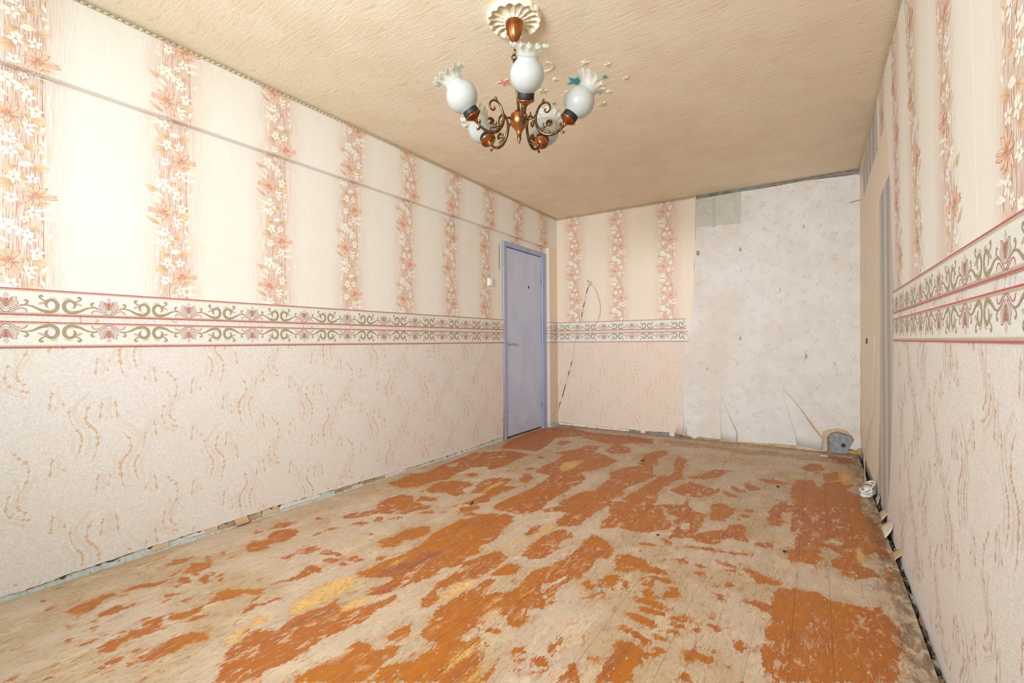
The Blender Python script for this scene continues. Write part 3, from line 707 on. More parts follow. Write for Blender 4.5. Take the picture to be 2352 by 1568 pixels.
class Field:
    def __init__(s, P, base): s.P = P; s.f = np.full(len(P), base, float)
    def each(s, polys, op):
        for q in polys:
            lo, hi = q.min(0) - CL, q.max(0) + CL
            m = np.where((s.P[:, 0] > lo[0]) & (s.P[:, 0] < hi[0]) & (s.P[:, 1] > lo[1]) & (s.P[:, 1] < hi[1]))[0]
            if len(m):
                d = np.clip(signed(s.P[m], q), -CL, CL)
                s.f[m] = np.maximum(s.f[m], d) if op == 'add' else np.minimum(s.f[m], -d)
        return s

def floor_material():
    m = Mat('worn_painted_board', 0.5)
    p = m.pos()
    wob = m.noise(m.scale(p, (30, 13, 1)), 1, 4, .68, .4); wob2 = m.noise(m.scale(p, (130, 55, 1)), 1, 2, .65); wob3 = m.noise(m.scale(p, (420, 40, 1)), 1, 2, .65)
    big = m.noise(m.scale(p, (2.6, 1.8, 1)), 1, 2, .6); mid = m.noise(m.scale(p, (9, 5, 1)), 1, 3, .6)
    spot = m.noise(m.scale(p, (27, 10, 1)), 1, 5, .74, .5); rubn = m.noise(m.scale(p, (58, 17, 1)), 1, 5, .76, .6)
    grain = m.noise(m.scale(p, (250, 4.0, 1)), 1, 3, .68); fine = m.noise(p, 330, 2, .6)
    def edge(name, a, b, c, off=0.0):
        v = m.math('MULTIPLY_ADD', wob, a, m.attr(name))
        v = m.math('MULTIPLY_ADD', wob2, b, v)
        v = m.math('MULTIPLY_ADD', wob3, c, v)
        return m.math('ADD', v, off - .5 * (a + b + c))
    e_p = edge('paint', .062, .034, .020)
    paint = m.step(e_p, -.0014, .0014)
    zone = m.step(mid, .42, .54)
    isl = m.math('MULTIPLY', m.step(spot, .590, .603), zone)
    hol = m.math('MULTIPLY', m.step(spot, .388, .376), m.step(mid, .56, .46))
    paint = m.math('MULTIPLY', m.math('MAXIMUM', paint, isl), m.math('SUBTRACT', 1.0, hol))
    smear = m.math('MULTIPLY', m.step(e_p, -.046, -.004), m.step(rubn, .50, .60))
    wood = m.step(edge('bare_wood', .05, .05, .11, -.006), -.004, .005)
    wood = m.math('MULTIPLY', wood, m.step(grain, .36, .46))
    brown = m.step(edge('old_coat', .06, .06, .08, -.008), -.022, .022)
    # filler: beige-lilac with grain
    fil = m.mix(m.step(big, .40, .60), lin(198, 174, 152), lin(190, 163, 128))
    fil = m.mix(m.step(mid, .50, .68, 0, .55), fil, lin(220, 195, 158))
    fil = m.mix(m.step(wob, .50, .68, 0, .45), fil, lin(170, 144, 126))
    fil = m.mix(m.step(wob2, .48, .66, 0, .30), fil, lin(158, 126, 98))
    fil = m.mix(m.step(fine, .35, .7, 0, .20), fil, lin(176, 148, 122))
    fil = m.mix(m.math('MULTIPLY', smear, .62), fil, lin(172, 106, 62))
    # paint
    pt = m.mix(m.step(big, .40, .60), lin(170, 97, 38), lin(178, 104, 28))
    pt = m.mix(m.step(mid, .46, .70, 0, .6), pt, lin(158, 86, 46))
    pt = m.mix(m.step(fine, .5, .75, 0, .25), pt, lin(148, 78, 42))
    pt = m.mix(m.step(rubn, .54, .66, 0, .5), pt, lin(184, 128, 82))
    pt = m.mix(m.math('MULTIPLY', brown, .8), pt, m.mix(m.step(grain, .4, .65), lin(138, 78, 52), lin(166, 98, 64)))
    fil = m.mix(m.math('MULTIPLY', brown, .45), fil, lin(150, 106, 74))
    # chips through the paint
    chip = m.step(m.noise(m.scale(p, (85, 30, 1)), 1, 2, .6), .685, .705)
    pt = m.mix(m.math('MULTIPLY', chip, .85), pt, lin(222, 190, 150))
    c = m.mix(paint, fil, pt)
    c = m.mix(wood, c, m.mix(m.step(wob3, .38, .62), lin(234, 194, 122), lin(190, 136, 72)))
    # grain cracks, ground-in dirt and rubbed patches over everything
    c = m.mix(m.math('MULTIPLY', m.step(grain, .60, .68, 0, .6), m.step(wob, .44, .58)), c, lin(108, 72, 46))
    c = m.mix(m.math('MULTIPLY', m.step(rubn, .47, .36, 0, .5), m.step(big, .42, .56)), c, lin(132, 88, 58))
    c = m.mix(m.math('MULTIPLY', m.step(spot, .53, .60, 0, .45), m.step(big, .56, .44)), c, lin(222, 200, 168))
    # chalk scratches
    q = m.new('ShaderNodeMapping'); m.put(q.inputs[0], p); q.inputs['Rotation'].default_value = (0, 0, .5); q.inputs['Scale'].default_value = (320, 12, 1)
    scr = m.math('MULTIPLY', m.step(m.noise(q.outputs[0], 1, 1), .665, .69), m.step(mid, .50, .60))
    c = m.mix(m.math('MULTIPLY', scr, .5), c, lin(230, 222, 214))
    # dark dirt along the walls
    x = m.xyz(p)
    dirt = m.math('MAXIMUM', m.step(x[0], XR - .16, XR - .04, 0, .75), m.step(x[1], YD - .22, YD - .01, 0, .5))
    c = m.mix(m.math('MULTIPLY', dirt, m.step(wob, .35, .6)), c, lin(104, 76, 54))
    m.color(c)
    m.rough(m.math('ADD', m.math('MULTIPLY', m.math('MULTIPLY', paint, m.math('SUBTRACT', 1.0, wood)), -.12), m.step(fine, .3, .7, .54, .66)))
    m.p.inputs['Specular IOR Level'].default_value = .3
    h = m.math('MULTIPLY_ADD', paint, .6, m.math('MULTIPLY', grain, .35)); h = m.math('SUBTRACT', h, m.math('MULTIPLY', wood, .6))
    m.bump(h, .35, .0016)
    return m.m
FLOOR_M = floor_material()
EARTH = plain('dark_underfloor', lin(46, 38, 32), .9, var=.4, scale=60)

floor = struct(mesh('floor', [(-3.0, YN - .1, -.09), (XR + .2, YN - .1, -.09), (XR + .2, YD + .2, -.09), (-3.0, YD + .2, -.09),
                              (-3.0, YN - .1, -.05), (XR + .2, YN - .1, -.05), (XR + .2, YD + .2, -.05), (-3.0, YD + .2, -.05)],
                    [(0, 3, 2, 1), (4, 5, 6, 7), (0, 1, 5, 4), (1, 2, 6, 5), (2, 3, 7, 6), (3, 0, 4, 7)], EARTH),
               'worn board floor, orange paint flaked to beige filler and yellow wood', 'floor')
def build_planks():
    seams = [.2960, .2465, .1475, .0370, -.0790]
    while seams[-1] > XL + .06: seams.append(seams[-1] - .1115 + random.uniform(-.002, .002))
    seams[-1] = XL - .02
    paint, bare, wood, brown = (floor_outlines(g) for g in (PAINT, BARE, WOOD, BROWN))
    rows = [(YN, 2.444), (2.444, YD + .005)]
    todo, allp = [], []
    for k in range(len(seams) - 1):
        for r, (y0, y1) in enumerate(rows):
            x1, x0 = seams[k] - .0002, seams[k + 1] + .0002
            w = x1 - x0; nx = max(4, int(round(w / .0095))); a = y0 + .001; b = y1 - .001
            if r == 0: ny0 = 40; ys = np.concatenate([np.linspace(a, .42, 30, endpoint=False), np.linspace(.42, b, 190)])
            else: ys = np.linspace(a, b, 215)
            xs = np.concatenate([[x0], np.linspace(x0 + .0016, x1 - .0016, nx), [x1]])
            X, Y = np.meshgrid(xs, ys)
            todo.append((xs, ys, len(allp))); allp.append(np.stack([X.ravel(), Y.ravel()], 1))
    P = np.concatenate(allp)
    fp = Field(P, -CL).each(paint, 'add').each(bare, 'sub').f
    fw = Field(P, -CL).each(wood, 'add').f
    fb = Field(P, -CL).each(brown, 'add').f
    at = 0; rnd = random.Random(11)
    for (xs, ys, k), q in zip(todo, allp):
        nx, ny, n = len(xs), len(ys), len(q)
        tilt, lift = rnd.uniform(-.0003, .0003), rnd.uniform(-.0004, .0002)
        z = lift + tilt * (q[:, 0] - xs.mean()) / .05
        z = z - np.where((q[:, 0] == xs[0]) | (q[:, 0] == xs[-1]), .0007, 0)
        V = np.column_stack([q, z])
        lo = np.array([(xs[0], ys[0], -.028), (xs[-1], ys[0], -.028), (xs[-1], ys[-1], -.028), (xs[0], ys[-1], -.028)])
        I = np.arange(nx * ny).reshape(ny, nx)
        Fq = np.stack([I[:-1, :-1], I[:-1, 1:], I[1:, 1:], I[1:, :-1]], -1).reshape(-1, 4)
        me = bpy.data.meshes.new('plank')
        faces = Fq.tolist()
        b = nx * ny
        faces += [list(I[0, ::-1]) + [b, b + 1], list(I[:, -1][::-1]) + [b + 1, b + 2], list(I[-1, :]) + [b + 2, b + 3], list(I[:, 0]) + [b + 3, b]]
        me.from_pydata(np.vstack([V, lo]).tolist(), [], [tuple(map(int, f)) for f in faces])
        me.materials.append(FLOOR_M)
        for nm, f in (('paint', fp), ('bare_wood', fw), ('old_coat', fb)):
            A = me.attributes.new(nm, 'FLOAT', 'POINT'); A.data.foreach_set('value', np.concatenate([f[at:at + n], np.full(4, -CL)]).astype(np.float32))
        me.update(); o = bpy.data.objects.new('plank', me); C.objects.link(o); o.parent = floor
        at += n
build_planks()
# ------------------------------------------------------------------ ceiling
def ceiling_material():
    m = Mat('textured_ceiling_paper', 0.7)
    p = m.pos()
    w = m.noise(p, 5, 3)
    q = m.new('ShaderNodeMapping'); m.put(q.inputs[0], p); q.inputs['Rotation'].default_value = (0, 0, .06); q.inputs['Scale'].default_value = (11, 46, 1)
    s1 = m.noise(q.outputs[0], 1, 4, .62, 1.1)
    s2 = m.noise(m.scale(p, (30, 90, 1)), 1, 3, .6, .6)
    c = m.mix(m.step(w, .35, .7), lin(246, 230, 204), lin(241, 221, 193))
    c = m.mix(m.step(s1, .30, .42, .34, 0), c, lin(200, 172, 138))
    c = m.mix(m.step(s2, .62, .78, 0, .3), c, lin(240, 226, 202))
    m.color(c)
    m.bump(m.math('ADD', s1, m.math('MULTIPLY', s2, .35)), .22, .010)
    return m.m
CEIL_M = ceiling_material()
g = Geo(); g.box((-3.0, YN - .1, ZC), (XR + .2, YD + .2, ZC + .12))
struct(g.make('ceiling', CEIL_M), 'cream ceiling papered in rough streaky relief', 'ceiling')

# ------------------------------------------------------------------ wall shells
def old_paint_material():
    m = Mat('old_blue_wall_paint', .6)
    p = m.pos(); n = m.noise(p, 26, 5, .65); k = m.noise(m.scale(p, (90, 90, 90)), 1, 3)
    x = m.xyz(p)
    c = m.mix(m.step(n, .35, .65), lin(214, 220, 218), lin(192, 198, 194))
    c = m.mix(m.step(k, .60, .68, 0, .8), c, lin(86, 76, 66))
    m.color(c); m.bump(n, .4, .004); return m.m
def back_plaster_material():  # plaster coloured dark to stand in for shade in the paper's cracks
    m = Mat('crack_shade_plaster', .85)
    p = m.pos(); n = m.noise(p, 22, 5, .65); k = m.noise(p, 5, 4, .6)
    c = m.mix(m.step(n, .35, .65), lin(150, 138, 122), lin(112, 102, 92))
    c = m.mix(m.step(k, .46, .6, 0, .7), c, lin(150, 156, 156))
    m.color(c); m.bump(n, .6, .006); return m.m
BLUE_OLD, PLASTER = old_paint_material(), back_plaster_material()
RAW = plain('raw_grey_plaster', lin(168, 158, 146), .9, var=.15, scale=18, bump=.4)

ZB = on_x(720, 383, XB)[1]                       # underside of the beam
YP = on_x(1263, 800, XB)[0]                      # pilaster in the corner
DY0, DY1 = on_x(1156.5, 760)[0], YP - .004       # door frame, outer edges
DZ = on_x(1158, 553.5)[1]                        # door frame top
g = Geo()
g.box((XL - .14, YN, -.05), (XL, DY0 + .01, ZB)); g.box((XL - .14, DY1 - .006, -.05), (XL, YD + .14, ZB)); g.box((XL - .14, DY0 + .01, DZ - .01), (XL, DY1 - .006, ZB))
g.box((XL - .14, YN, ZB), (XB, YD + .14, ZC)); g.box((XL, YP, -.05), (XB, YD, ZB))
wall_left = struct(g.make('wall_left', BLUE_OLD), 'long wall with striped floral paper under a shallow ledge, beside the blue door', 'wall')
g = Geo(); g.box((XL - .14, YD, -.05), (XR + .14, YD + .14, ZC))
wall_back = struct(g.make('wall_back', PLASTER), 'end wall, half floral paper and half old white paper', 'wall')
g = Geo(); g.box((XR, YN, -.09), (XR + .14, YD, ZC))
wall_right = struct(g.make('wall_right', RAW), 'wall with bare tan strip beside papered floral stripes', 'wall')
g = Geo()
wx0, wx1, wz0, wz1 = -2.40, -.10, .86, 2.36
g.box((XL - .14, YN - .3, -.05), (wx0, YN, ZC)); g.box((wx1, YN - .3, -.05), (XR + .14, YN, ZC))
g.box((wx0, YN - .3, -.05), (wx1, YN, wz0)); g.box((wx0, YN - .3, wz1), (wx1, YN, ZC))
struct(g.make('wall_near', plain('pale_wall_paper', lin(232, 222, 208), .7)), 'plain pale wall with a wide window opening', 'wall')

LM, BMp, RM = left_map(), back_map(), right_map()

# ------------------------------------------------------------------ left wall: floral strips folded round the ledge
Yc0 = on_x(55, 660)[0]
Yc0 = sum(on_x(px, py)[0] - .53 * k for k, (px, py) in enumerate([(55, 664), (405, 683), (640, 697), (806, 708), (932, 718), (1036, 725), (1117, 730)])) / 7
zl_even = on_x(45, 600)[1]; zl_odd = on_x(383, 490)[1]
BT = 1.2429; BH_ = .108; GAP = .025
B1, B2 = BT - .108, BT - .2415                 # lower edges of the two borders
dep = XB - XL
def strip_left(k):
    yc = Yc0 + .53 * k; a0, a1 = yc - .265, yc + .265
    if k == -3: a0 = YN + .002
    if k == 8: a1 = YD - .002
    a0 -= .0012 if k > -3 else 0; a1 += .0012 if k < 8 else 0
    pr = floral_column(yc, (zl_even if k % 2 == 0 else zl_odd), B1 - .1, ZC + dep + .1)
    s = Sheet(); t = .0030 + .0001 * (k % 2)
    uvo = (yc, 0)
    # lower wall
    zlo = B1 - .03
    l0, l1 = a0, a1
    if k >= 7: zlo = DZ + .004; l1 = min(a1, YP - .002)
    if l1 > l0 + .02:
        s.face([(l0, zlo), (l1, zlo), (l1, ZB), (l0, ZB)], LM, t, uvo)
        s.prints(pr, LM, t, l0, l1, zlo, ZB - t, uvo)
        # rounded underside of the ledge: pattern runs on round the fold
        seg = 5; R = .006
        fold = lambda a, z, d: (XL + t + (z - ZB), a, ZB - t - d + t)
        s.face([(l0, ZB + .001), (l1, ZB + .001), (l1, ZB + dep - R), (l0, ZB + dep - R)], lambda a, z, d: (XL + (z - ZB), a, ZB - d), t, uvo)
        s.prints(pr, lambda a, z, d: (XL + (z - ZB), a, ZB - d), t, l0, l1, ZB + .001, ZB + dep - R, uvo)
        prev = None
        for j in range(seg + 1):
            w = j / seg * math.pi / 2
            cur = [(XB - R + (R + t) * math.sin(w), y, ZB + R - (R + t) * math.cos(w)) for y in (l0, l1)]
            if prev is not None:
                b = len(s.v); s.v += [prev[0], prev[1], cur[1], cur[0]]
                s.uv += [(l0 - yc, ZB), (l1 - yc, ZB), (l1 - yc, ZB), (l0 - yc, ZB)]; s.ink += [(1, 1, 1, 1)] * 4; s.f.append((b, b+1, b+2, b+3)); s.i.append(0)
            prev = cur
    f2 = lambda a, z, d: (XB + d, a, z - dep)
    zb0 = ZB + dep + (.006 if l1 > l0 + .02 else 0)
    s.face([(a0, zb0), (a1, zb0), (a1, ZC + dep - .001), (a0, ZC + dep - .001)], f2, t, uvo)
    s.prints(pr, f2, t, a0, a1, zb0, ZC + dep - .001, uvo)
    s.make('wallpaper_strip', [FLORAL, INK], wall_left)
for k in range(-3, 9): strip_left(k)
# narrow pieces round the pilaster
def plain_sheet(name, pts, fmap, t, mats, parent, uvo=(0, 0), pr=None, **kw):
    s = Sheet(); s.face(pts, fmap, t, uvo)
    if pr is not None: s.prints(pr, fmap, t, uvo=uvo, **kw)
    return s.make(name, mats, parent)
PS = lambda a, z, d: (a, YP - d, z)             # pilaster side, facing the room
PF = left_map(XB)                               # pilaster front
for mp, a0, a1, pc in ((PS, XL + .001, XB + .003, -2.70), (PF, YP - .002, YD - .002, YP - .2)):
    plain_sheet('wallpaper_strip', [(a0, B1 - .02), (a1, B1 - .02), (a1, ZB + .001), (a0, ZB + .001)], mp, .003, [FLORAL_WARM, INK], wall_left, (a0 - .2, 0))
    plain_sheet('wallpaper_strip', torn([(a0, .05), (a1, .045), (a1, B2 + .03), (a0, B2 + .03)], [0], .012, .003), mp, .003, [LOWER_WARM, INK], wall_left)
    for zb, fl in ((B1, False), (B2, True)):
        ph = XL - .02 if mp is PS else YP + .0
        plain_sheet('border_strip', [(a0, zb), (a1, zb), (a1, zb + .108), (a0, zb + .108)], mp, .0075, [BORDER, INK], wall_left,
                    pr=border_print(a0, a1, ph, .322, fl).moved(0, zb), amin=a0, amax=a1)
# left wall: lower paper
low_edge = [(on_x(px, py)) for px, py in [(0, 1376), (60, 1358), (105, 1342), (150, 1325), (217, 1302), (262, 1287), (347, 1258), (430, 1232), (500, 1210), (640, 1163), (740, 1135), (830, 1108), (960, 1070), (1060, 1038), (1150, 1006)]]
low_edge = [(y, z + .009) for y, z in low_edge]
def low_z(y):
    if y <= low_edge[0][0]: return low_edge[0][1]
    for (ya, za), (yb, zb) in zip(low_edge, low_edge[1:]):
        if y <= yb: return za + (zb - za) * (y - ya) / (yb - ya)
    return low_edge[-1][1]
for k in range(-3, 7):
    yc = Yc0 + .53 * k; a0, a1 = yc - .265, yc + .265
    if k == -3: a0 = YN + .002
    if k == 6: a1 = DY0 - .012
    a0 -= .0012 if k > -3 else 0; a1 += .0012 if k < 6 else 0
    bot = [(y, max(.012, low_z(y)) + random.uniform(-.0018, .0018)) for y in np.arange(a0, a1, .018)] + [(a1, max(.012, low_z(a1)))]
    s = Sheet(); t = .0045 + .0001 * (k % 2)
    if k == 6: bot = bot[:-2] + [(a1 - .02, .03), (a1 - .006, .16), (a1, .2)]
    s.face(bot + [(a1, B1 + .02), (a0, B1 + .02)], LM, t, (yc, 0))
    s.prints(lower_strip_print(yc, k % 2 == 0), LM, t, a0, a1, .05, B1 + .02, (yc, 0))
    s.make('wallpaper_strip', [LOWER, INK], wall_left)
tul = on_x(248, 710)[0]
for zb, fl in ((B1, False), (B2, True)):
    s = Sheet(); y0, y1 = YN + .003, DY0 - .001
    s.face([(y0, zb), (y1, zb), (y1, zb + .108), (y0, zb + .108)], LM, .0090)
    s.prints(border_print(y0, y1, tul, .322, fl).moved(0, zb), LM, .0090, y0, y1)
    s.make('border_strip', [BORDER, INK], wall_left)
# dark strip painting shadow and dirt along the torn paper foot, with drips
SHADOW_DIRT = plain('shadow_dirt_brown', lin(84, 66, 52), .9, var=.4, scale=120)
ya = .30
while ya < 3.85:
    L = random.uniform(.10, .32); ye = min(ya + L, 3.9); n = max(4, int((ye - ya) / .012)); ysn = np.linspace(ya, ye, n)
    bot = [(y, max(.004, low_z(y) - (random.uniform(.006, .015) if random.random() < .10 else random.uniform(.0006, .0034)))) for y in ysn]
    plain_sheet('edge_shadow_dirt', bot + [(y, low_z(y) + .004) for y in ysn[::-1]], LM, .0034, [SHADOW_DIRT], wall_left)
    ya = ye + random.uniform(.0, .05)
# torn scraps of lining paper left along the foot of the wall
def scrap(pts, fmap, t, mat, parent, name='paper_scrap'):
    return plain_sheet(name, pts, fmap, t, [mat], parent)
for p0, p1, hi, lo, mt in [(347, 388, .048, .010, OLD_PEACH), (430, 470, .046, .022, LOWER), (470, 500, .046, .012, OLD_PEACH), (500, 600, .040, .014, TORN_TAN), (600, 640, .046, .012, OLD_PEACH), (640, 735, .040, .020, LOWER),
                           (768, 806, .04, .012, TORN_TAN), (806, 832, .044, .024, OLD_PEACH), (832, 884, .042, .010, TORN_TAN), (884, 930, .04, .014, LOWER), (930, 962, .04, .008, OLD_PEACH), (1050, 1082, .04, .010, LOWER)]:
    ya = on_x(p0, 1250 - (p0 - 347) * .32)[0]; yb = on_x(p1, 1250 - (p1 - 347) * .32)[0]
    scrap(torn([(ya, lo), (yb, lo + random.uniform(-.004, .004)), (yb + random.uniform(-.01, .01), hi + .012), (ya, hi + .012)], [0, 1, 3], .010, .0035), LM, .003, mt, wall_left)
# a curl of lining paper
pts = []
g = Geo(); ya, yb = on_x(536, 1180)[0], on_x(566, 1176)[0]
arc = [(.004, .046), (.008, .036), (.014, .024), (.017, .012), (.014, .005), (.009, .008)]
for j, y in enumerate(np.linspace(ya, yb, 6)): g.v += [(XL + x * (1 + .1 * math.sin(j)), y + .01 * k * .3, z) for k, (x, z) in enumerate(arc)]
for j in range(5):
    for k in range(5): b = j * 6 + k; g.f.append((b, b + 1, b + 7, b + 6)); g.i.append(0)
g.make('paper_curl', OLD_PEACH, wall_left, True)
# split in the paper beside the door
DARK = plain('dark_recess', lin(38, 30, 26), .9)
ys, zs = on_x(1146, 590)
scrap([(ys - .004, zs - .125), (ys, zs - .14), (ys + .004, zs - .11), (ys + .003, zs + .12), (ys - .002, zs + .14), (ys - .004, zs + .1)], LM, .0036, DARK, wall_left, 'paper_split')
# broken plaster edge at the foot of the door frame
yq = DY0 - .008
scrap(torn([(yq - .022, .0), (yq + .006, .0), (yq + .006, .62), (yq - .002, .6), (yq - .01, .3)], [3, 4], .02, .006), LM, .0052, TORN_TAN, wall_left, 'broken_plaster')
scrap(torn([(yq - .016, .0), (yq + .004, .0), (yq + .005, .40), (yq - .003, .32)], [2, 3], .02, .005), LM, .0056, plain('grey_broken_plaster', lin(128, 120, 112), .9, var=.3, scale=60), wall_left, 'broken_plaster')

# ------------------------------------------------------------------ back wall papers
def bpt(L): return [on_y(x, y) for x, y in L]
bx = [on_y(1320, 620)[0], on_y(1420, 620)[0], on_y(1533, 620)[0]]; bw = (bx[2] - bx[0]) / 2
zb_even, zb_odd = on_y(1318, 631)[1], on_y(1420, 636)[1]
edge = bpt([(1589, 736), (1593, 690), (1590, 640), (1597, 580), (1597, 500), (1598, 452)])
for k in range(3):
    a0 = XB + .002 if k == 0 else bx[k] - bw / 2 - .0012; a1 = bx[k] + bw / 2 + .0012
    t = .0045 + .0001 * (k % 2); s = Sheet(); zt = ZC - .001
    if k < 2: pts = [(a0, B1 - .02), (a1, B1 - .02), (a1, zt), (a0, zt)]
    else: pts = [(a0, B1 - .02), (edge[0][0], B1 - .02)] + [edge[0]] + edge[1:-1] + [(edge[-1][0], zt), (a0, zt)]; a1 = edge[1][0]
    s.face(pts, BMp, t, (bx[k], 0))
    s.prints(floral_column(bx[k], zb_even if k != 1 else zb_even, B1 - .1, ZC + .2), BMp, t, a0, a1, B1 - .02, zt, (bx[k], 0))
    s.make('wallpaper_strip', [FLORAL_WARM, INK], wall_back)
# loose narrow flap at the torn edge
scrap(bpt([(1581, 734), (1589, 734), (1595, 640), (1591, 560), (1588, 560), (1586, 640)]), BMp, .0085, FLORAL_WARM, wall_back, 'paper_flap')
# lower paper
LBX = .010
le = bpt([(1277, 968), (1283, 971), (1344, 976.5), (1401, 983.5), (1448, 988), (1480, 992), (1530, 994), (1566, 996.5), (1569, 988), (1570, 892), (1574, 823), (1572, 786)])
cut = [bx[0] + bw / 2, bx[1] + bw / 2]
le = [(x, z + LBX) if k < 8 else (x, z) for k, (x, z) in enumerate(le)]
def back_bottom(x):
    B = le[:8]
    for (xa, za), (xb, zb) in zip(B, B[1:]):
        if x <= xb: return za + (zb - za) * (x - xa) / (xb - xa)
    return B[-1][1]
lims = [XB + .002] + cut + [None]
for k in range(3):
    a0 = lims[k]; a1 = lims[k + 1]; last = a1 is None; e = le[7][0] if last else a1; a0 -= .0012 if k else 0; a1 = a1 if last else a1 + .0012
    bot = [(x, back_bottom(x) + random.uniform(-.002, .002)) for x in np.arange(a0, e, .03)]
    pts = bot + ([*le[7:], (le[-1][0], B1 + .02)] if last else [(a1, back_bottom(a1)), (a1, B1 + .02)]) + [(a0, B1 + .02)]
    s = Sheet(); t = .0060 + .0001 * (k % 2); s.face(pts, BMp, t, (bx[k], 0))
    s.prints(lower_strip_print(bx[k], k % 2 == 1), BMp, t, a0, (le[8][0] if last else a1), .06, B1 + .02, (bx[k], 0))
    s.make('wallpaper_strip', [LOWER_WARM, INK], wall_back)
bt = (on_y(1327, 745)[0], on_y(1521, 745)[0]); brep = (bt[1] - bt[0]) / 3
for zb, fl, px in ((B1, False, 1576), (B2, True, 1579.5)):
    s = Sheet(); x0, x1 = XB + .003, on_y(px, 750)[0]
    s.face([(x0, zb), (x1, zb + .001), (x1, zb + .108), (x0, zb + .108)], BMp, .0096)
    s.prints(border_print(x0, x1, bt[0], brep, fl).moved(0, zb), BMp, .0096, x0, x1)
    s.make('border_strip', [BORDER, INK], wall_back)
# old papers of the bare half
ceil_y = lambda px: 505 - (px - 1272) * .1645
PEACH_P = bpt([(1560, 740), (1560, 996), (1588, 1004), (1760, 1026), (1880, 1036), (1900, 1036), (1899, 1004), (1908, 994), (1924, 990), (1944, 996), (1962, 1004), (1958, 1034), (1979, 1034), (1977, 398), (1597, 462), (1597, 560)])
scrap(torn(PEACH_P, [2, 3], .03, .006), BMp, .0012, OLD_PEACH, wall_back, 'old_wallpaper')
crack1 = [(1687, 1016), (1689, 991), (1680, 973), (1668, 945), (1657.5, 911), (1659, 911), (1671, 943), (1683.5, 970), (1695, 990), (1697, 1013)]
crack2 = [(1886, 1008), (1865, 979), (1834, 938), (1799, 893.5), (1801, 892.5), (1838, 935), (1869, 976), (1888, 1001)]
WP = [(1562, 735), (1564, 990), (1588, 1001.5), (1653, 1008)] + crack1 + [(1756, 1018.5), (1777, 1017.5), (1827, 1022), (1882, 1027)] + crack2 + \
     [(1889, 990), (1906, 985), (1927, 983), (1945, 988), (1956, 999), (1962, 1010), (1950, 1030), (1964, 1032), (1977, 1027), (1976, 1000), (1976, 402), (1960, 402), (1850, 415), (1745, 434), (1703, 440), (1702, 512), (1600, 522), (1597, 560), (1594, 640)]
WPm = bpt(WP)
sides = [k for k in range(len(WP)) if WP[k][1] > 1000 and not 1650 < WP[k][0] < 1700]
def sprigs():
    pr = Print(); rnd = random.Random(21)
    g1, g2, g3 = lin(208, 200, 194), lin(198, 190, 185), lin(214, 198, 178)
    xs = np.arange(-1.35, .36, .115); zs_ = np.arange(.05, 2.5, .135)
    for i, x in enumerate(xs):
        for j, z in enumerate(zs_):
            cx, cz = x + rnd.uniform(-.03, .03), z + (.07 if i % 2 else 0) + rnd.uniform(-.04, .04); col = rnd.choice([g1, g2, g3, g1])
            for q in range(7):
                an = rnd.uniform(.2, 2.9) if q < 4 else rnd.uniform(3.3, 6)
                L = rnd.uniform(.010, .028); ox, oz = rnd.uniform(-.03, .03), rnd.uniform(-.025, .025)
                leaf(pr, cx + ox, cz + oz, L, an, rnd.uniform(.3, .5), col, g1, 1, rnd.uniform(-.3, .3), False)
            for q in range(3):
                an = rnd.uniform(0, 6.28); pr.ribbon([(cx, cz), (cx + .03*math.cos(an), cz + .03*math.sin(an)), (cx + .055*math.cos(an + .5), cz + .055*math.sin(an + .5))], .0018, g2, 0, 3)
    return pr
def centre_in(P, poly):
    c = np.array([[sum(p[0] for p in P) / len(P), sum(p[1] for p in P) / len(P)]]); return signed(c, poly)[0] > .012
sp = sprigs(); arrW = np.array(WPm); sp.q = [q for q in sp.q if centre_in(q[0], arrW)]
s = Sheet(); s.face(torn(WPm, sides, .02, .0015), BMp, .0032); s.prints(sp, BMp, .0032); s.make('old_wallpaper', [OLD_WHITE, INK], wall_back)
# grey-green patch with a lace stripe
GP = bpt([(1598, 458), (1598, 522), (1702, 513), (1703, 440)])
pr = Print(); gx0, gx1 = GP[0][0], GP[2][0]; gw = gx1 - gx0; gz0, gz1 = GP[2][1] - .02, GP[3][1]
c1, c2, c3 = lin(206, 204, 192), lin(196, 178, 168), lin(158, 156, 140)
sx0, sx1 = gx0 + gw * .33, gx0 + gw * .49
pr.poly([(sx0, gz0), (sx1, gz0), (sx1, gz1 + .1), (sx0, gz1 + .1)], c1, 0)
for k in range(40):
    z = gz0 + k * .016
    pr.ribbon([(sx0 + .01, z), (sx1 - .01, z + .05)], .0025, c3, 1, 0); pr.ribbon([(sx0 + .01, z + .05), (sx1 - .01, z)], .0025, c3, 1, 0)
rnd = random.Random(4)
for q in range(60):
    fx = rnd.choice([rnd.uniform(.04, .28), rnd.uniform(.56, .96)])
    leaf(pr, gx0 + gw * fx, rnd.uniform(gz0, gz1), rnd.uniform(.03, .06), rnd.uniform(0, 6.28), .4, rnd.choice([c1, c2, lin(204, 200, 186)]), c1, 1, vein=False)
s = Sheet(); s.face(GP, BMp, .0040); s.prints(pr, BMp, .0040, gx0, gx1, gz0 + .02, gz1 - .02); s.make('old_wallpaper', [GREY_GREEN, INK], wall_back)
# residue strip under the ceiling
RES = plain('grey_residue', lin(158, 146, 142), .85, var=.25, scale=30)
rz = [(1704, 436), (1745, 431), (1850, 412), (1960, 399), (1977, 399)]
scrap(torn(bpt(rz + [(1977, 391), (1850, ceil_y(1850) + 1), (1704, ceil_y(1704) + 1)]), [0, 1, 2, 3], .03, .006), BMp, .0024, RES, wall_back)
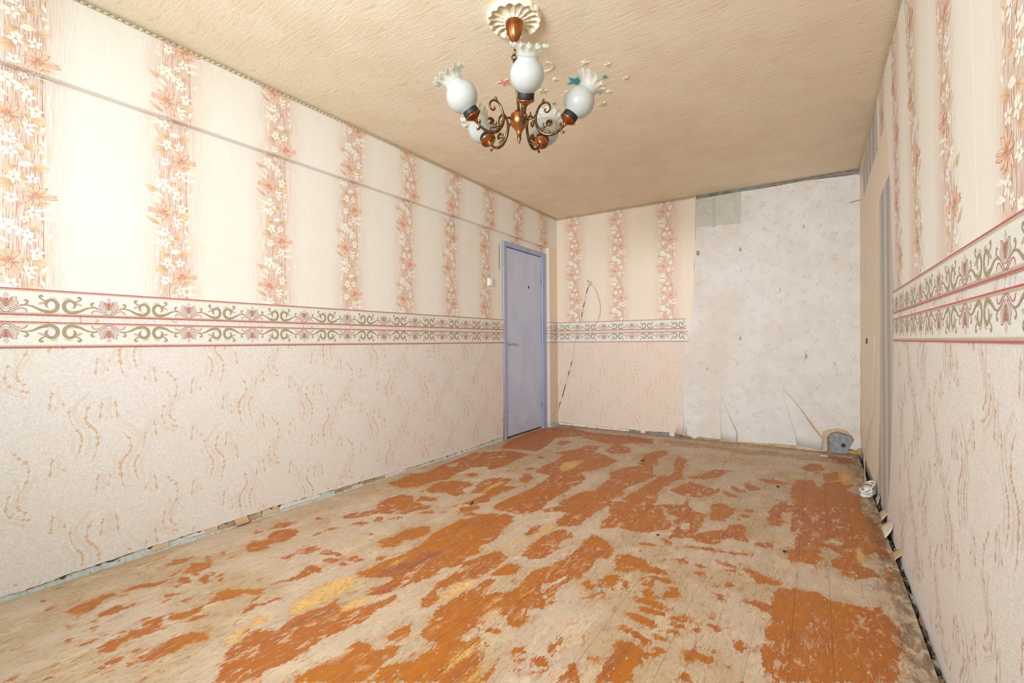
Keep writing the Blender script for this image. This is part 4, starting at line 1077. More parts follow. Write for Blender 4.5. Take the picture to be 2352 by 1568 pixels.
# foot of the back wall: cream plaster edge, torn layers, grey mortar patch
CREAM = plain('cream_plaster_edge', lin(236, 224, 206), .8, var=.1, scale=40, bump=.3)
scrap(torn([(XB + .01, .006), (on_y(1446, 992)[0], .004), (on_y(1444, 985)[0], .042), (XB + .01, .046)], [0, 2], .03, .004), BMp, .0035, CREAM, wall_back, 'plaster_edge')
xs_ = np.linspace(XB + .01, le[7][0], 90)
plain_sheet('edge_shadow_dirt', [(x, back_bottom(x) - random.uniform(.001, .005)) for x in xs_] + [(x, back_bottom(x) + .004) for x in xs_[::-1]], BMp, .0048, [SHADOW_DIRT], wall_back)  # painted shadow line and dirt under the lower paper
for x0, x1, h in ((1472, 1482, .04), (1538, 1549, .045), (1590, 1600, .036)):
    scrap(torn([(on_y(x0, 1000)[0], .004), (on_y(x1, 1000)[0], .0), (on_y(x1, 1000)[0], h), (on_y(x0, 1000)[0], h)], [0, 1, 3], .01, .004), BMp, .0050, LOWER, wall_back)
for L, mt in (([(1588, 1001), (1653, 1008), (1688, 1016), (1688, 1022), (1640, 1018), (1590, 1009)], TORN_TAN), ([(1697, 1013), (1760, 1018), (1830, 1022), (1832, 1034), (1770, 1027), (1700, 1021)], TORN_TAN),
              ([(1600, 1008), (1650, 1012), (1650, 1016), (1600, 1012)], OLD_PEACH), ([(1655, 1008), (1690, 1013), (1688, 1019.5), (1656, 1013)], OLD_PEACH), ([(1830, 1023), (1885, 1028), (1892, 1036), (1832, 1031)], OLD_PEACH),
              ([(1943, 1033), (1962, 1036), (1979, 1028), (1979, 1044), (1945, 1040)], plain('ochre_stain_paper', lin(186, 148, 84), .8, var=.25, scale=40))):
    scrap(torn(bpt(L), range(len(L)), .016, .004), BMp, .0046 if mt is OLD_PEACH else .0040, mt, wall_back)
MORTAR = plain('grey_mortar', lin(150, 154, 158), .9, var=.22, scale=34, bump=.7)
scrap(torn(bpt([(1906, 999), (1914, 996), (1926, 994), (1941, 1001), (1958, 1005), (1956, 1021), (1949, 1031), (1944, 1041), (1911, 1041), (1907, 1020)]), range(10), .014, .004), BMp, .0052, MORTAR, wall_back, 'mortar_patch')
g = Geo(); hx, hz = on_y(1937, 1022)
ring = [(hx + .014 * math.cos(w), YD - .007, hz + .014 * math.sin(w)) for w in np.linspace(0, 2 * math.pi, 17)]
g.tube(ring, .005, 6, close=False); g.make('pipe_sleeve', plain('dark_pipe', lin(96, 92, 90), .6), wall_back, True)
g = Geo(); g.lathe([(.001, .0), (.013, .001)], (hx, YD - .0056, hz), (0, -1, 0), 14, cap=True); g.make('pipe_hole', DARK, wall_back)
# lifted flaps beside the two tears
def flap(A, B, lift, mat, name='paper_flap', n=7, t=.0046):
    A = [on_y(*p) for p in A]; B = [on_y(*p) for p in B]; g = Geo(); m = len(A)
    for j in range(n + 1):
        f = j / n
        for k in range(m):
            a, b = A[k], B[k]; d = t + lift * (k / (m - 1)) * f * f
            g.v.append((a[0] + (b[0] - a[0]) * f, YD - d, a[1] + (b[1] - a[1]) * f))
    for j in range(n):
        for k in range(m - 1): q = j * m + k; g.f.append((q, q + 1, q + m + 1, q + m)); g.i.append(0)
    o = g.make(name, mat, wall_back, True)
    md = o.modifiers.new('thickness', 'SOLIDIFY'); md.thickness = .0008
    return o
flap([(1655, 915), (1654, 940), (1654, 965), (1655, 990), (1656, 1010)], [(1660, 915), (1672, 946), (1684, 976), (1693, 993), (1690, 1019)], .011, OLD_WHITE)
flap([(1796, 898), (1805, 930), (1815, 965), (1824, 995), (1830, 1023)], [(1803, 896), (1837, 938), (1866, 980), (1890, 1008), (1888, 1032)], .012, OLD_WHITE)
flap([(1570, 960), (1570, 975), (1570, 992)], [(1576, 962), (1577, 976), (1578, 1001)], .012, OLD_WHITE)
flap([(1545, 940), (1545, 970), (1545, 994)], [(1570, 945), (1572, 972), (1566, 998)], .016, LOWER_WARM)
# small flakes of plaster showing through
for px, py, r in ((1315 + 385, 572, 4), (1846, 520, 4), (1851, 818, 5), (1625, 846, 4), (1601, 580, 5), (1702, 575, 3), (1792, 665, 4), (1701, 777, 4), (1918, 834, 2.5), (1827, 536, 2)):
    x, z = on_y(px, py); r *= .0044
    P = [(x + r * random.uniform(.5, 1.1) * .6 * math.cos(w), z + r * random.uniform(.7, 1.6) * math.sin(w)) for w in np.linspace(0, 6.28, 9)[:-1]]
    scrap(P, BMp, .0036, random.choice([TORN_TAN, OLD_PEACH, TORN_TAN]), wall_back, 'paint_flake')

# ------------------------------------------------------------------ right wall papers
def rpt(L): return [on_x(x, y, XR) for x, y in L]
EDGE = rpt([(2015, 231), (2017, 305), (2017, 341), (2027, 305), (2036, 277), (2042, 341), (2049, 430), (2051.5, 548), (2056, 658)])
SLAB = lambda L, t, m, nm='old_wallpaper': scrap(L, RM, t, m, wall_right, nm)
SLAB([(YD - .002, .045)] + torn([(YD - .002, .045), (4.2, .03), (3.4, .04), (2.85, .02)], [0, 1, 2], .03, .01)[1:] + [(2.85, 2.05), (3.1, ZC - .001), (YD - .002, ZC - .001)], .0016, TAN_GRAIN)
SLAB(rpt([(2015, 229), (2018, 300), (2018, 341), (2011, 358), (1998, 402), (1986, 446), (1983, 420), (1979.5, 391)]), .0030, GREY_STRIPE)
SLAB(rpt([(2045, 398), (2033, 425), (2021, 456), (2022, 660), (2023, 860), (2022, 960), (2020, 1067), (2014, 1112), (2010, 1142), (2026, 1160), (2040, 1190), (2058, 1049), (2066, 860), (2066, 658), (2060, 548)]), .0030, GREY_STRIPE)
lines = [((2334, 2), (2334, 470)), ((2165, 2), (2195, 590)), ((2093, 130), (2116, 590)), ((2054, 126), (2068, 603)), ((2027, 219), (2033, 340))]
LN = []
for p, q in lines:
    (ya, za), (yb, zb) = on_x(*p, XR), on_x(*q, XR); sl = (ya - yb) / (za - zb); LN.append((yb + sl * (1.25 - zb), sl))
LN[4] = (LN[3][0] + .54, LN[3][1])
LN = [(LN[0][0] - 1.08, 0.0), (LN[0][0] - .54, 0.0)] + LN
yR = lambda i, z: LN[i][0] + LN[i][1] * (z - 1.25)
EDGEA = np.array(EDGE)
for i in range(len(LN)):
    s = Sheet(); t = .0046 + .0001 * (i % 2); z0, z1 = B1 - .02, ZC - .001
    def bound(a, b, z): return (yR(a, z) + yR(b, z)) / 2 + (.0012 if a == i else -.0012)
    L0 = [(bound(i - 1, i, z0) if i else YN + .004, z0), (bound(i - 1, i, z1) if i else YN + .004, z1)]
    last = i >= 5
    if not last: R0 = [(bound(i, i + 1, z0), z0), (bound(i, i + 1, z1), z1)]; pts = [L0[0], R0[0], R0[1], L0[1]]; inside = None
    elif i == 5:
        mid = bound(5, 6, 2.3)
        pts = [L0[0], (EDGE[-1][0], z0), EDGE[-1], EDGE[-2], EDGE[-3], EDGE[-4], EDGE[-5], (EDGE[-5][0] + .02, z1), L0[1]]
        pts = [L0[0], (EDGE[8][0], z0), EDGE[8], EDGE[7], EDGE[6], EDGE[5], EDGE[4], (EDGE[4][0], z1), L0[1]]
    else:
        pts = [EDGE[4], EDGE[3], EDGE[2], EDGE[1], (EDGE[0][0], z1), (EDGE[4][0], z1)]
    c0, sl = LN[i]
    s.face(pts, RM, t, (c0 + .6 * sl, 0))
    pr = floral_column(c0, (1.38 if i % 2 else 1.69), z0 - .1, ZC + .2, sl, 1.25)
    ap = np.array(pts)
    if i >= 4: pr.q = [q for q in pr.q if signed(np.array([[sum(p[0] for p in q[0]) / len(q[0]), sum(p[1] for p in q[0]) / len(q[0])]]), ap)[0] > .006]
    s.prints(pr, RM, t, zmin=z0, zmax=z1, uvo=(c0 + .6 * sl, 0))
    s.make('wallpaper_strip', [FLORAL, INK], wall_right)
# lower paper, down to its ragged foot
foot = rpt([(2044, 1219), (2053, 1239), (2072, 1291), (2096.5, 1353), (2121, 1437), (2143.5, 1499), (2171, 1568)])
side = rpt([(2044, 1215), (2041, 1192), (2046, 1130), (2050, 1049), (2053, 960), (2056, 860), (2056, 770)])
def foot_z(y):
    F2 = foot[::-1]
    if y <= F2[0][0]: return F2[0][1]
    for (ya, za), (yb, zb) in zip(F2, F2[1:]):
        if y <= yb: return za + (zb - za) * (y - ya) / (yb - ya)
    return F2[-1][1]
lim = [YN + .004, -.37, .16, .69, 1.22, 1.75, 2.28, None]
for i in range(7):
    a0, a1 = lim[i], lim[i + 1]; last = a1 is None; e = side[0][0] - .01 if last else a1; a0 -= .0012 if i else 0; a1 = a1 if last else a1 + .0012
    bot = [(y, foot_z(y) + .002 * math.sin(y * 40)) for y in np.arange(a0, e, .04)]
    pts = bot + (side + [(side[-1][0], B1 + .02)] if last else [(a1, foot_z(a1)), (a1, B1 + .02)]) + [(a0, B1 + .02)]
    s = Sheet(); t = .0062 + .0001 * (i % 2); s.face(pts, RM, t, (0, 0))
    pr = lower_strip_print(lim[i] + .265, i % 2 == 0)
    s.prints(pr, RM, t, a0, side[4][0] - .01 if last else a1, .04, B1 + .02)
    s.make('wallpaper_strip', [LOWER, INK], wall_right)
rt = (on_x(2230, 700, XR)[0], on_x(2328, 700, XR)[0]); rrep = rt[0] - rt[1]
for zb, fl in ((B1, False), (B2, True)):
    s = Sheet(); y0, y1 = YN + .005, on_x(2057, 720, XR)[0]
    s.face([(y0, zb), (y1, zb), (y1, zb + .108), (y0, zb + .108)], RM, .0105)
    s.prints(border_print(y0, y1, rt[1], rrep, fl).moved(0, zb), RM, .0105, y0, y1)
    s.make('border_strip', [BORDER, INK], wall_right)
# torn lining below the paper's foot, curled scraps at the gap
LINING = plain('white_lining_paper', lin(222, 208, 188), .7, var=.08, scale=40, bump=.2)
SLAB(torn([(.2, -.05), (1.45, -.05), (1.75, -.045), (2.1, -.03), (2.45, -.015), (2.85, -.01), (2.85, .03), (.2, .03)], [0, 1, 2, 3, 4], .02, .008), .0052, LINING, 'paper_scrap')
def curl(P0, P1, out, h, mat, name='paper_curl', n=6):
    """a scrap bending out from the wall between two floor positions"""
    g = Geo()
    for j in range(n + 1):
        f = j / n; d = .006 + out * (1 - math.cos(f * 2.2)) / 1.6; z = h * (1 - f) + .004
        for y in np.linspace(P0, P1, 4): g.v.append((XR - d - .004 * math.sin(9 * y + f * 3), y + .03 * f * (1 if y > (P0 + P1) / 2 else -.4), z))
    for j in range(n):
        for k in range(3): q = j * 4 + k; g.f.append((q, q + 1, q + 5, q + 4)); g.i.append(0)
    o = g.make(name, mat, wall_right, True); md = o.modifiers.new('thickness', 'SOLIDIFY'); md.thickness = .0009
curl(3.02, 3.16, .040, .075, LINING); curl(3.30, 3.40, .02, .05, TORN_TAN); curl(2.74, 2.80, .026, .035, TORN_TAN); curl(3.6, 3.7, .02, .05, GREY_STRIPE)

# ------------------------------------------------------------------ narrow twisted trim along the ceiling
TRIM = plain('olive_gold_trim', lin(198, 180, 134), .5, var=.3, scale=160)
def trim(name, a, b, nrm, label):
    a, b, nrm = (np.array(q, float) for q in (a, b, nrm)); L = np.linalg.norm(b - a); t = (b - a) / L; dn = np.array([0, 0, -1.0]); g = Geo(); n = int(L / .026)
    c0 = .006
    for w in (0.004, .019):
        g.add([a + nrm*.0005 + dn*(w - .0015), b + nrm*.0005 + dn*(w - .0015), b + nrm*.004 + dn*w, a + nrm*.004 + dn*w, b + nrm*.0005 + dn*(w + .0015), a + nrm*.0005 + dn*(w + .0015)], [(0, 1, 2, 3), (3, 2, 4, 5)])
    for k in range(n):
        p = a + t * (k + .5) * .026 + dn * .0115
        for s_, ph in ((1, 0), (-1, .5)):
            m = p + t * .013 * ph
            u = (t * .011 + dn * s_ * .006); v = (dn * .0035 - t * s_ * .002)
            g.add([m - u + nrm*.001, m + v + nrm*.001, m + u + nrm*.001, m - v + nrm*.001, m + nrm * .006], [(0, 1, 4), (1, 2, 4), (2, 3, 4), (3, 0, 4)])
    struct(g.make(name, TRIM), label, 'trim')
xt = XB + .0035
trim('trim_1', (xt, YN + .01, ZC - .0005), (xt, YD - .006, ZC - .0005), (1, 0, 0), 'twisted olive trim under the ceiling over the ledge')
trim('trim_2', (xt + .004, YD - .0052, ZC - .0005), (on_y(1597, 452)[0], YD - .0052, ZC - .0005), (0, -1, 0), 'short twisted olive trim over the end wall')
trim('trim_3', (XR - .0055, YN + .01, ZC - .0005), (XR - .0055, 3.36, ZC - .0005), (-1, 0, 0), 'twisted olive trim above the tan-edged wall')
trim('trim_4', (XR - .0036, 3.37, ZC - .0005), (XR - .0036, YD - .01, ZC - .0005), (-1, 0, 0), 'dark frayed trim above the grey-striped patch')

# ------------------------------------------------------------------ door
def door_paint(name, a, b):
    m = Mat(name, .34)
    p = m.pos(); n = m.noise(m.scale(p, (6, 6, 3)), 1, 4); k = m.noise(m.scale(p, (60, 60, 20)), 1, 4, .7); x = m.xyz(p)
    c = m.mix(m.step(n, .35, .7), a, b)
    low = m.math('MULTIPLY', m.step(x[2], .75, .1, 0, 1), m.step(k, .56, .68, 0, .5))
    c = m.mix(low, c, lin(104, 100, 116)); m.color(c); m.bump(k, .08, .001); return m.m
LEAF_M, FRAME_M = door_paint('pale_blue_gloss', lin(200, 208, 232), lin(190, 198, 226)), door_paint('blue_frame_gloss', lin(168, 177, 212), lin(158, 167, 204))
yl0, yl1 = on_x(1162.5, 760)[0], on_x(1244.5, 760)[0]
zt = on_x(1163, 567)[1]; zbm = .022
door = thing('door_1', 'dusty pale blue flush door in a blue frame, beside the corner', 'door', (XL, (DY0 + DY1) / 2, 0)); door['kind'] = 'structure'
L0 = door.location
def dpart(g, name, mat, parent=door, smooth=False): return g.make(name, mat, parent, smooth, tuple(L0))
g = Geo(); f = .010
g.bbox((XL - .10, DY0, 0.0), (XL + f, yl0 - .004, DZ), .003); g.bbox((XL - .10, yl1 + .004, 0.0), (XL + f, DY1, DZ - .002), .003)
g.bbox((XL - .10, yl0 - .008, zt + .006), (XL + f, yl1 + .008, DZ - .001), .003)
dpart(g, 'door_frame', FRAME_M)
g = Geo(); g.bbox((XL - .045, yl0, zbm), (XL - .004, yl1, zt), .004); leafo = dpart(g, 'door_leaf', LEAF_M)
g = Geo(); g.box((XL - .13, DY0 + .01, 0), (XL - .11, DY1 - .01, DZ - .01)); dpart(g, 'dark_reveal', DARK)
g = Geo(); g.box((XL - .11, DY0 + .01, -.02), (XL + .004, DY1 - .01, .002)); dpart(g, 'threshold', TORN_TAN)
for py in (645, 930):
    yh, zh = on_x(1246, py)
    g = Geo(); g.tube([(XL + .010, yl1 + .002, zh - .045), (XL + .010, yl1 + .002, zh + .045)], .007, 8); g.bbox((XL - .004, yl1 - .02, zh - .03), (XL + .0005, yl1 + .002, zh + .03), .001)
    g.tube([(XL + .010, yl1 + .002, zh - .002), (XL + .010, yl1 + .002, zh + .002)], .0078, 8); dpart(g, 'hinge', FRAME_M)
HANDLE = plain('worn_grey_metal', lin(160, 160, 170), .35, .6)
yh, zh = on_x(1168, 790)
g = Geo(); g.bbox((XL - .005, yh - .014, zh - .075), (XL - .0005, yh + .014, zh + .065), .0015); plate = dpart(g, 'handle_plate', LEAF_M, leafo)
g = Geo(); ya = yh
g.tube(spline([(XL - .001, ya, zh), (XL + .02, ya, zh), (XL + .036, ya + .004, zh), (XL + .042, ya + .03, zh + .001), (XL + .042, ya + .07, zh), (XL + .040, ya + .11, zh - .003)], 5), .0065, 10)
g.lathe([(.012, 0), (.012, .004), (.008, .007)], (XL - .001, ya, zh), (1, 0, 0), 14); dpart(g, 'door_handle', HANDLE, leafo, True)
yk, zk = on_x(1215, 660)
g = Geo(); P = [(XL - .0032, yk + .012 * math.cos(w) * (1 if math.sin(w) > -.2 else .8), zk + (.022 if math.sin(w) > 0 else .018) * math.sin(w)) for w in np.linspace(0, 6.2832, 17)[:-1]]
g.add(P + [(XL - .0045, y, z) for _, y, z in P], [tuple(range(16))] + [(k, (k + 1) % 16, 16 + (k + 1) % 16, 16 + k) for k in range(16)]); dpart(g, 'old_keyhole', DARK, leafo)
g = Geo(); g.bbox((XL - .0045, yk - .012, zk - .04), (XL - .0025, yk + .012, zk - .022), .0008); dpart(g, 'hole_patch', LEAF_M, leafo)
# ------------------------------------------------------------------ chandelier
COPPER = plain('copper', lin(166, 104, 62), .30, 1.0, var=.18, scale=60)
BRONZE = plain('aged_bronze', lin(112, 86, 58), .34, 1.0, var=.45, scale=90)
BLACK = plain('black_collar_plastic', lin(12, 12, 12), .62)
def glass(name, trans, tint):
    m = Mat(name, .32)
    m.p.inputs['Base Color'].default_value = tint
    m.p.inputs['Subsurface Weight'].default_value = 0.0
    m.p.inputs['Coat Weight'].default_value = .25
    n = m.new('ShaderNodeBsdfTranslucent'); n.inputs[0].default_value = tint
    tr = m.new('ShaderNodeBsdfTransparent'); tr.inputs[0].default_value = (1, 1, 1, 1)
    a = m.new('ShaderNodeMixShader'); a.inputs[0].default_value = .36; m.l.new(m.p.outputs[0], a.inputs[1]); m.l.new(n.outputs[0], a.inputs[2])
    b = m.new('ShaderNodeMixShader'); b.inputs[0].default_value = trans; m.l.new(a.outputs[0], b.inputs[1]); m.l.new(tr.outputs[0], b.inputs[2])
    m.l.new(b.outputs[0], m.out.inputs['Surface']); return m.m
FROST, RUFFLE = glass('frosted_glass', .09, lin(200, 201, 196)), glass('clear_ruffle_glass', .42, lin(214, 212, 202))
mx, my = on_z(1181, 40, ZC)
CH = np.array([mx, my, ZC])
chand = thing('chandelier', 'five-armed bronze chandelier with frosted ruffled glass shades, hanging from the ceiling', 'chandelier', tuple(CH))
def cp(g, name, mat, parent=chand, smooth=True): return g.make(name, mat, parent, smooth, tuple(CH))
S = 2.16 / F * (1.0)
tcam = float((np.array([mx, my, 0]) - np.array([0, 0, 0])) @ FWD)
pxm = tcam / F                                   # metres per photo pixel at the chandelier's axis
zpx = lambda py: HC + (Y0 - py) * pxm            # height of a photo row on that axis
right = RT0
def axis_at(px): return np.array([mx, my, 0]) + right * ((px - 1181) * pxm)
# canopy cup
g = Geo(); zt_, zb_ = ZC - .006, zpx(97)
H = zt_ - zb_
g.lathe([(.0395, H), (.0410, H * .97), (.0405, H * .86), (.0385, H * .6), (.033, H * .34), (.022, H * .14), (.010, H * .03), (.006, 0)], (mx, my, zb_), (0, 0, 1), 48,
        wave=lambda k, w: ((-.0022 if 1 < k < 7 else 0) * (1 + math.cos(w * 16)) * .5 * 1.4, 0), cap=True)
g.tube([(mx, my, zb_ + .004), (mx, my, zb_ - .006)], [.007, .004], 10); cp(g, 'canopy_cup', COPPER)
g = Geo(); g.lathe([(.042, 0), (.0435, .006), (.0425, .016), (.042, .02)], (mx, my, ZC - .021), (0, 0, 1), 32, cap=True); cp(g, 'canopy_ring', plain('grey_green_enamel', lin(196, 202, 192), .4))
# rod, hook, lower stem
hub = axis_at(1190.5); hz0 = zpx(285)
hk = axis_at(1180)
g = Geo(); g.tube([(mx, my, zb_ - .004), (mx + .002, my, zb_ - .03), (hk[0], hk[1], zpx(128))], .0045, 8); g.tube([(mx + .004, my, zb_ - .01), (mx + .006, my, zb_ - .04), (hk[0] + .004, hk[1], zpx(128))], .0028, 6); cp(g, 'hanging_rod', BRONZE)
g = Geo(); c = np.array([hk[0], hk[1], zpx(132)])
g.tube([c + right * .010 * math.cos(w) + np.array([0, 0, .011 * math.sin(w)]) for w in np.linspace(.6, 6.4, 16)], .0034, 7)
g.tube([c + np.array([0, 0, -.008]), c + np.array([0, 0, -.020]) + right * .004], .006, 8); cp(g, 'hook', BRONZE)
top = zpx(262)
g = Geo(); g.tube([c + np.array([0, 0, -.016]), np.array([hub[0], hub[1], top])], .0058, 10); cp(g, 'stem', BRONZE)
g = Geo()
g.lathe([(.010, .062), (.020, .058), (.024, .046), (.038, .042), (.0405, .036), (.0405, .012), (.0385, .004), (.033, -.008), (.022, -.022), (.0135, -.036), (.010, -.044), (.0115, -.047), (.006, -.05)], (hub[0], hub[1], hz0), (0, 0, 1), 32, cap=True)
cp(g, 'hub', COPPER)
g = Geo(); g.lathe([(.008, -.048), (.0105, -.053), (.0085, -.060), (.0105, -.066), (.0085, -.074), (.004, -.080), (.0055, -.084), (.001, -.090)], (hub[0], hub[1], hz0), (0, 0, 1), 16, cap=True); cp(g, 'finial', BRONZE)

def arm(az):
    d = np.array([math.cos(az), math.sin(az), 0.0]); up = np.array([0, 0, 1.0]); O = np.array([hub[0], hub[1], hz0])
    side = np.cross(up, d)
    T = lambda r, z, s=0.0: O + d * r + up * z + side * s
    g = Geo()
    main = spline([(.074, .020), (.077, .002), (.085, -.022), (.104, -.048), (.130, -.061), (.158, -.060), (.186, -.046), (.206, -.026)], 6)
    n = len(main); g.tube([T(*p) for p in main], [.0052 + .0022 * math.sin(math.pi * k / (n - 1)) for k in range(n)], 10)
    sc = spline([(.078, -.004), (.078, .024), (.086, .054), (.102, .078), (.122, .086), (.139, .076), (.144, .057), (.137, .043), (.125, .041), (.119, .050), (.124, .057)], 6)
    n = len(sc); g.tube([T(*p) for p in sc], [.0058 - .0022 * k / (n - 1) for k in range(n)], 9)
    g.tube([T(*p) for p in spline([(.112, .083), (.110, .094), (.116, .100), (.121, .096)], 4)], [.0035] * 9 + [.0022] * 4, 7)
    for L in ([(.036, .016), (.052, .020), (.066, .014), (.078, .006)], [(.074, .012), (.070, .026), (.076, .034)], [(.190, -.040), (.196, -.056), (.204, -.060), (.206, -.052)], [(.196, -.036), (.190, -.022), (.194, -.014)]):
        p = spline(L, 4); g.tube([T(*q) for q in p], [.0056 - .0028 * k / (len(p) - 1) for k in range(len(p))], 8)
    a = cp(g, 'arm', BRONZE)
    # leaf spray with its flower disc
    g = Geo()
    for L in ([(.088, -.028), (.104, -.030), (.120, -.026), (.133, -.016)], [(.118, -.028), (.112, -.014), (.116, -.006)], [(.098, -.044), (.118, -.036), (.138, -.042), (.143, -.058)]):
        p = spline(L, 4); g.tube([T(*q) for q in p], [.0040 - .0016 * k / (len(p) - 1) for k in range(len(p))], 7)
    c0 = T(.139, -.010); nrm = side
    for sgn in (1, -1):
        g.lathe([(.0005, .0035), (.004, .0035), (.0048, .0022), (.0155, .0016), (.0165, 0)], c0, side * sgn, 24, wave=lambda k, w: ((.0016 * math.cos(w * 12) if k > 2 else 0), (.0012 * math.cos(w * 12) if k == 3 else 0)))
    cp(g, 'flower_spray', BRONZE, a)
    # cup, collar and shade along a tilted axis
    ax = d * math.sin(math.radians(35)) + up * math.cos(math.radians(35)); B = T(.210, -.022)
    g = Geo(); g.lathe([(.005, -.014), (.0075, -.004), (.010, .002), (.015, .007), (.024, .013), (.034, .0185), (.0385, .0225), (.0385, .025), (.0345, .028)], B, ax, 32, wave=lambda k, w: (0, (.0016 * math.cos(w * 14) if 2 < k < 6 else 0)), cap=True)
    cup = cp(g, 'bulb_cup', COPPER)
    g = Geo(); g.lathe([(.031, .028), (.0345, .0285), (.0350, .031), (.0345, .051), (.0335, .053), (.030, .053)], B, ax, 32, cap=True); cp(g, 'shade_collar', BLACK, cup)
    Sx = B + ax * .050
    g = Geo(); prof = [(.033, .0)]
    for k in range(13):
        w = -1.02 + k * (1.02 + .90) / 12; prof.append((.0690 * math.cos(w), .0615 + .0675 * math.sin(w)))
    prof.append((.0415, .121)); prof.append((.0425, .126))
    g.lathe(prof, Sx, ax, 40); sh = cp(g, 'shade', FROST)
    g = Geo(); lob = 13
    def wv(k, w):
        a = k / 6.0; return (a * a * .0040 * math.cos(w * lob), a * a * .0085 * math.sin(w * lob + .4))
    g.lathe([(.0425, .126), (.0430, .132), (.0460, .141), (.0515, .149), (.0585, .156), (.0670, .161), (.0745, .163)], Sx, ax, 104, wave=wv)
    rf = cp(g, 'ruffled_rim', RUFFLE, sh)
    md = rf.modifiers.new('thickness', 'SOLIDIFY'); md.thickness = .0018
base_az = math.atan2(-hub[1], -hub[0]) + math.radians(7)
for k in range(5): arm(base_az + k * 2 * math.pi / 5)

# plaster rose
def rose():
    n, m = 160, 26; V, Fc = [], []; R = .1235; lobes = 16
    for j in range(m + 1):
        u = j / m; r0 = .032 + (R - .032) * u
        for q in range(n):
            w = 2 * math.pi * q / n; c = math.cos(lobes * w); tw = lobes * w + (1 - u) * 1.1
            r = r0 + (.0085 * abs(math.cos(lobes * w / 2)) - .004) * max(0, (u - .75) / .25)
            prof = .026 * math.exp(-((u - .0) / .20) ** 2) * .55 + .011 + .012 * math.exp(-((u - .92) / .10) ** 2)
            shell = .0145 * max(0, math.cos(lobes * w)) ** .8 * math.exp(-((u - .70) / .17) ** 2)
            rib = .0045 * (abs(math.sin(lobes * w / 2 * 1)) ** 14) * (1 if u > .15 else 0)
            bead = .0035 * max(0, math.cos(2 * lobes * w)) * math.exp(-((u - .33) / .07) ** 2)
            z = prof - shell + rib + bead
            if j == m: z = .0005
            V.append((mx + r * math.cos(w), my + r * math.sin(w), ZC - max(.0004, z)))
    for j in range(m):
        for q in range(n): Fc.append((j*n + q, j*n + (q+1) % n, (j+1)*n + (q+1) % n, (j+1)*n + q))
    o = mesh('ceiling_rose', V, Fc, plain('cream_plaster_rose', lin(240, 226, 196), .55, var=.06, scale=40), None, None, True, (mx, my, ZC))
    return tag(o, 'cream plaster rose with scalloped shells, round the top of the hanging light', 'ceiling rose')
rose()

# ------------------------------------------------------------------ stars stuck to the ceiling
def star(px, py, w, col, label, rot, inner=.40, name='star_sticker'):
    x, y = on_z(px, py, ZC); d = math.hypot(x, y); 
    t = float(np.array([x, y, 0]) @ FWD); r = w / 2 * t / F * 1.03
    P = []
    for k in range(10):
        q = rot + math.pi * k / 5; rr = r if k % 2 == 0 else r * inner
        P.append((x + rr * math.cos(q), y + rr * math.sin(q)))
    g = Geo(); z1, z0 = ZC - .0042, ZC - .0005
    g.add([(a, b, z0) for a, b in P] + [(x + (a - x) * .93, y + (b - y) * .93, z1) for a, b in P] + [(x, y, z1 - .0012)],
          [(k, (k + 1) % 10, 10 + (k + 1) % 10, 10 + k) for k in range(10)] + [(10 + k, 10 + (k + 1) % 10, 20) for k in range(10)])
    o = g.make(name, plain('sticker_' + label.split()[1], col, .5, var=.05), None, False, (x, y, ZC))
    tag(o, label, 'sticker', 'star stickers on the ceiling')
teal, pink, green, cream, peach, red = lin(48, 156, 170), lin(236, 166, 160), lin(196, 208, 150), lin(236, 232, 200), lin(236, 204, 182), lin(220, 130, 126)
star(1322, 185, 47, teal, 'large teal star sticker, biggest of the ceiling stars', .55)
star(1157, 187, 33, pink, 'large pink star sticker behind the left of the nearest glass shade', 1.0)
star(1246, 208, 25, green, 'yellow-green star sticker just right of the nearest glass shade', .3)
star(1343, 143, 18, cream, 'small cream star sticker straight above the large teal star', .2)
star(1396, 147, 16, peach, 'small peach star sticker up and right of the large teal star', .9)
star(1275, 181, 16, cream, 'small cream star sticker between the pink star and the large teal star', .5)
star(1389, 175.5, 15, teal, 'small teal star sticker right of the large teal star', .1)
star(1438, 178, 15, peach, 'outlying peach star sticker farthest from the chandelier', .7)
star(1358, 198, 12, red, 'tiny red star sticker beside the lower tip of the large teal star', .4)
star(1306, 209, 17, peach, 'pale peach star sticker just below the large teal star', 1.1)
star(1399, 209, 17, cream, 'pale cream-green star sticker above the ruffle of the far right shade', .2)
star(1384, 238, 23, green, 'medium green star sticker touching the ruffle of the far right shade', .85)
star(1272.5, 237, 10, teal, 'tiny dark teal star sticker over the right curl of the chandelier', .3)
x, y = on_z(1255, 152, ZC); r = .042
P = []
for k in range(15): a = -1.9 + 3.4 * k / 14 + .8; P.append((x + r * math.cos(a), y + r * math.sin(a)))
for k in range(15): a = -1.9 + 3.4 * (14 - k) / 14 + .8; q = .80 + .12 * (abs(14 - 2 * k) / 14) ** 2; P.append((x + .006 * math.cos(.6) * -1 + r * (q + .02) * math.cos(a), y + r * (q + .02) * math.sin(a)))
n = len(P); g = Geo(); g.add([(a, b, ZC - .0005) for a, b in P] + [(a, b, ZC - .005) for a, b in P], [tuple(range(n)), tuple(range(n, 2 * n))] + [(k, (k + 1) % n, n + (k + 1) % n, n + k) for k in range(n)])
tag(g.make('moon_sticker', plain('sticker_moon', lin(236, 214, 192), .5), None, False, (x, y, ZC)), 'thin pale crescent moon sticker beside the nearest shade', 'sticker')

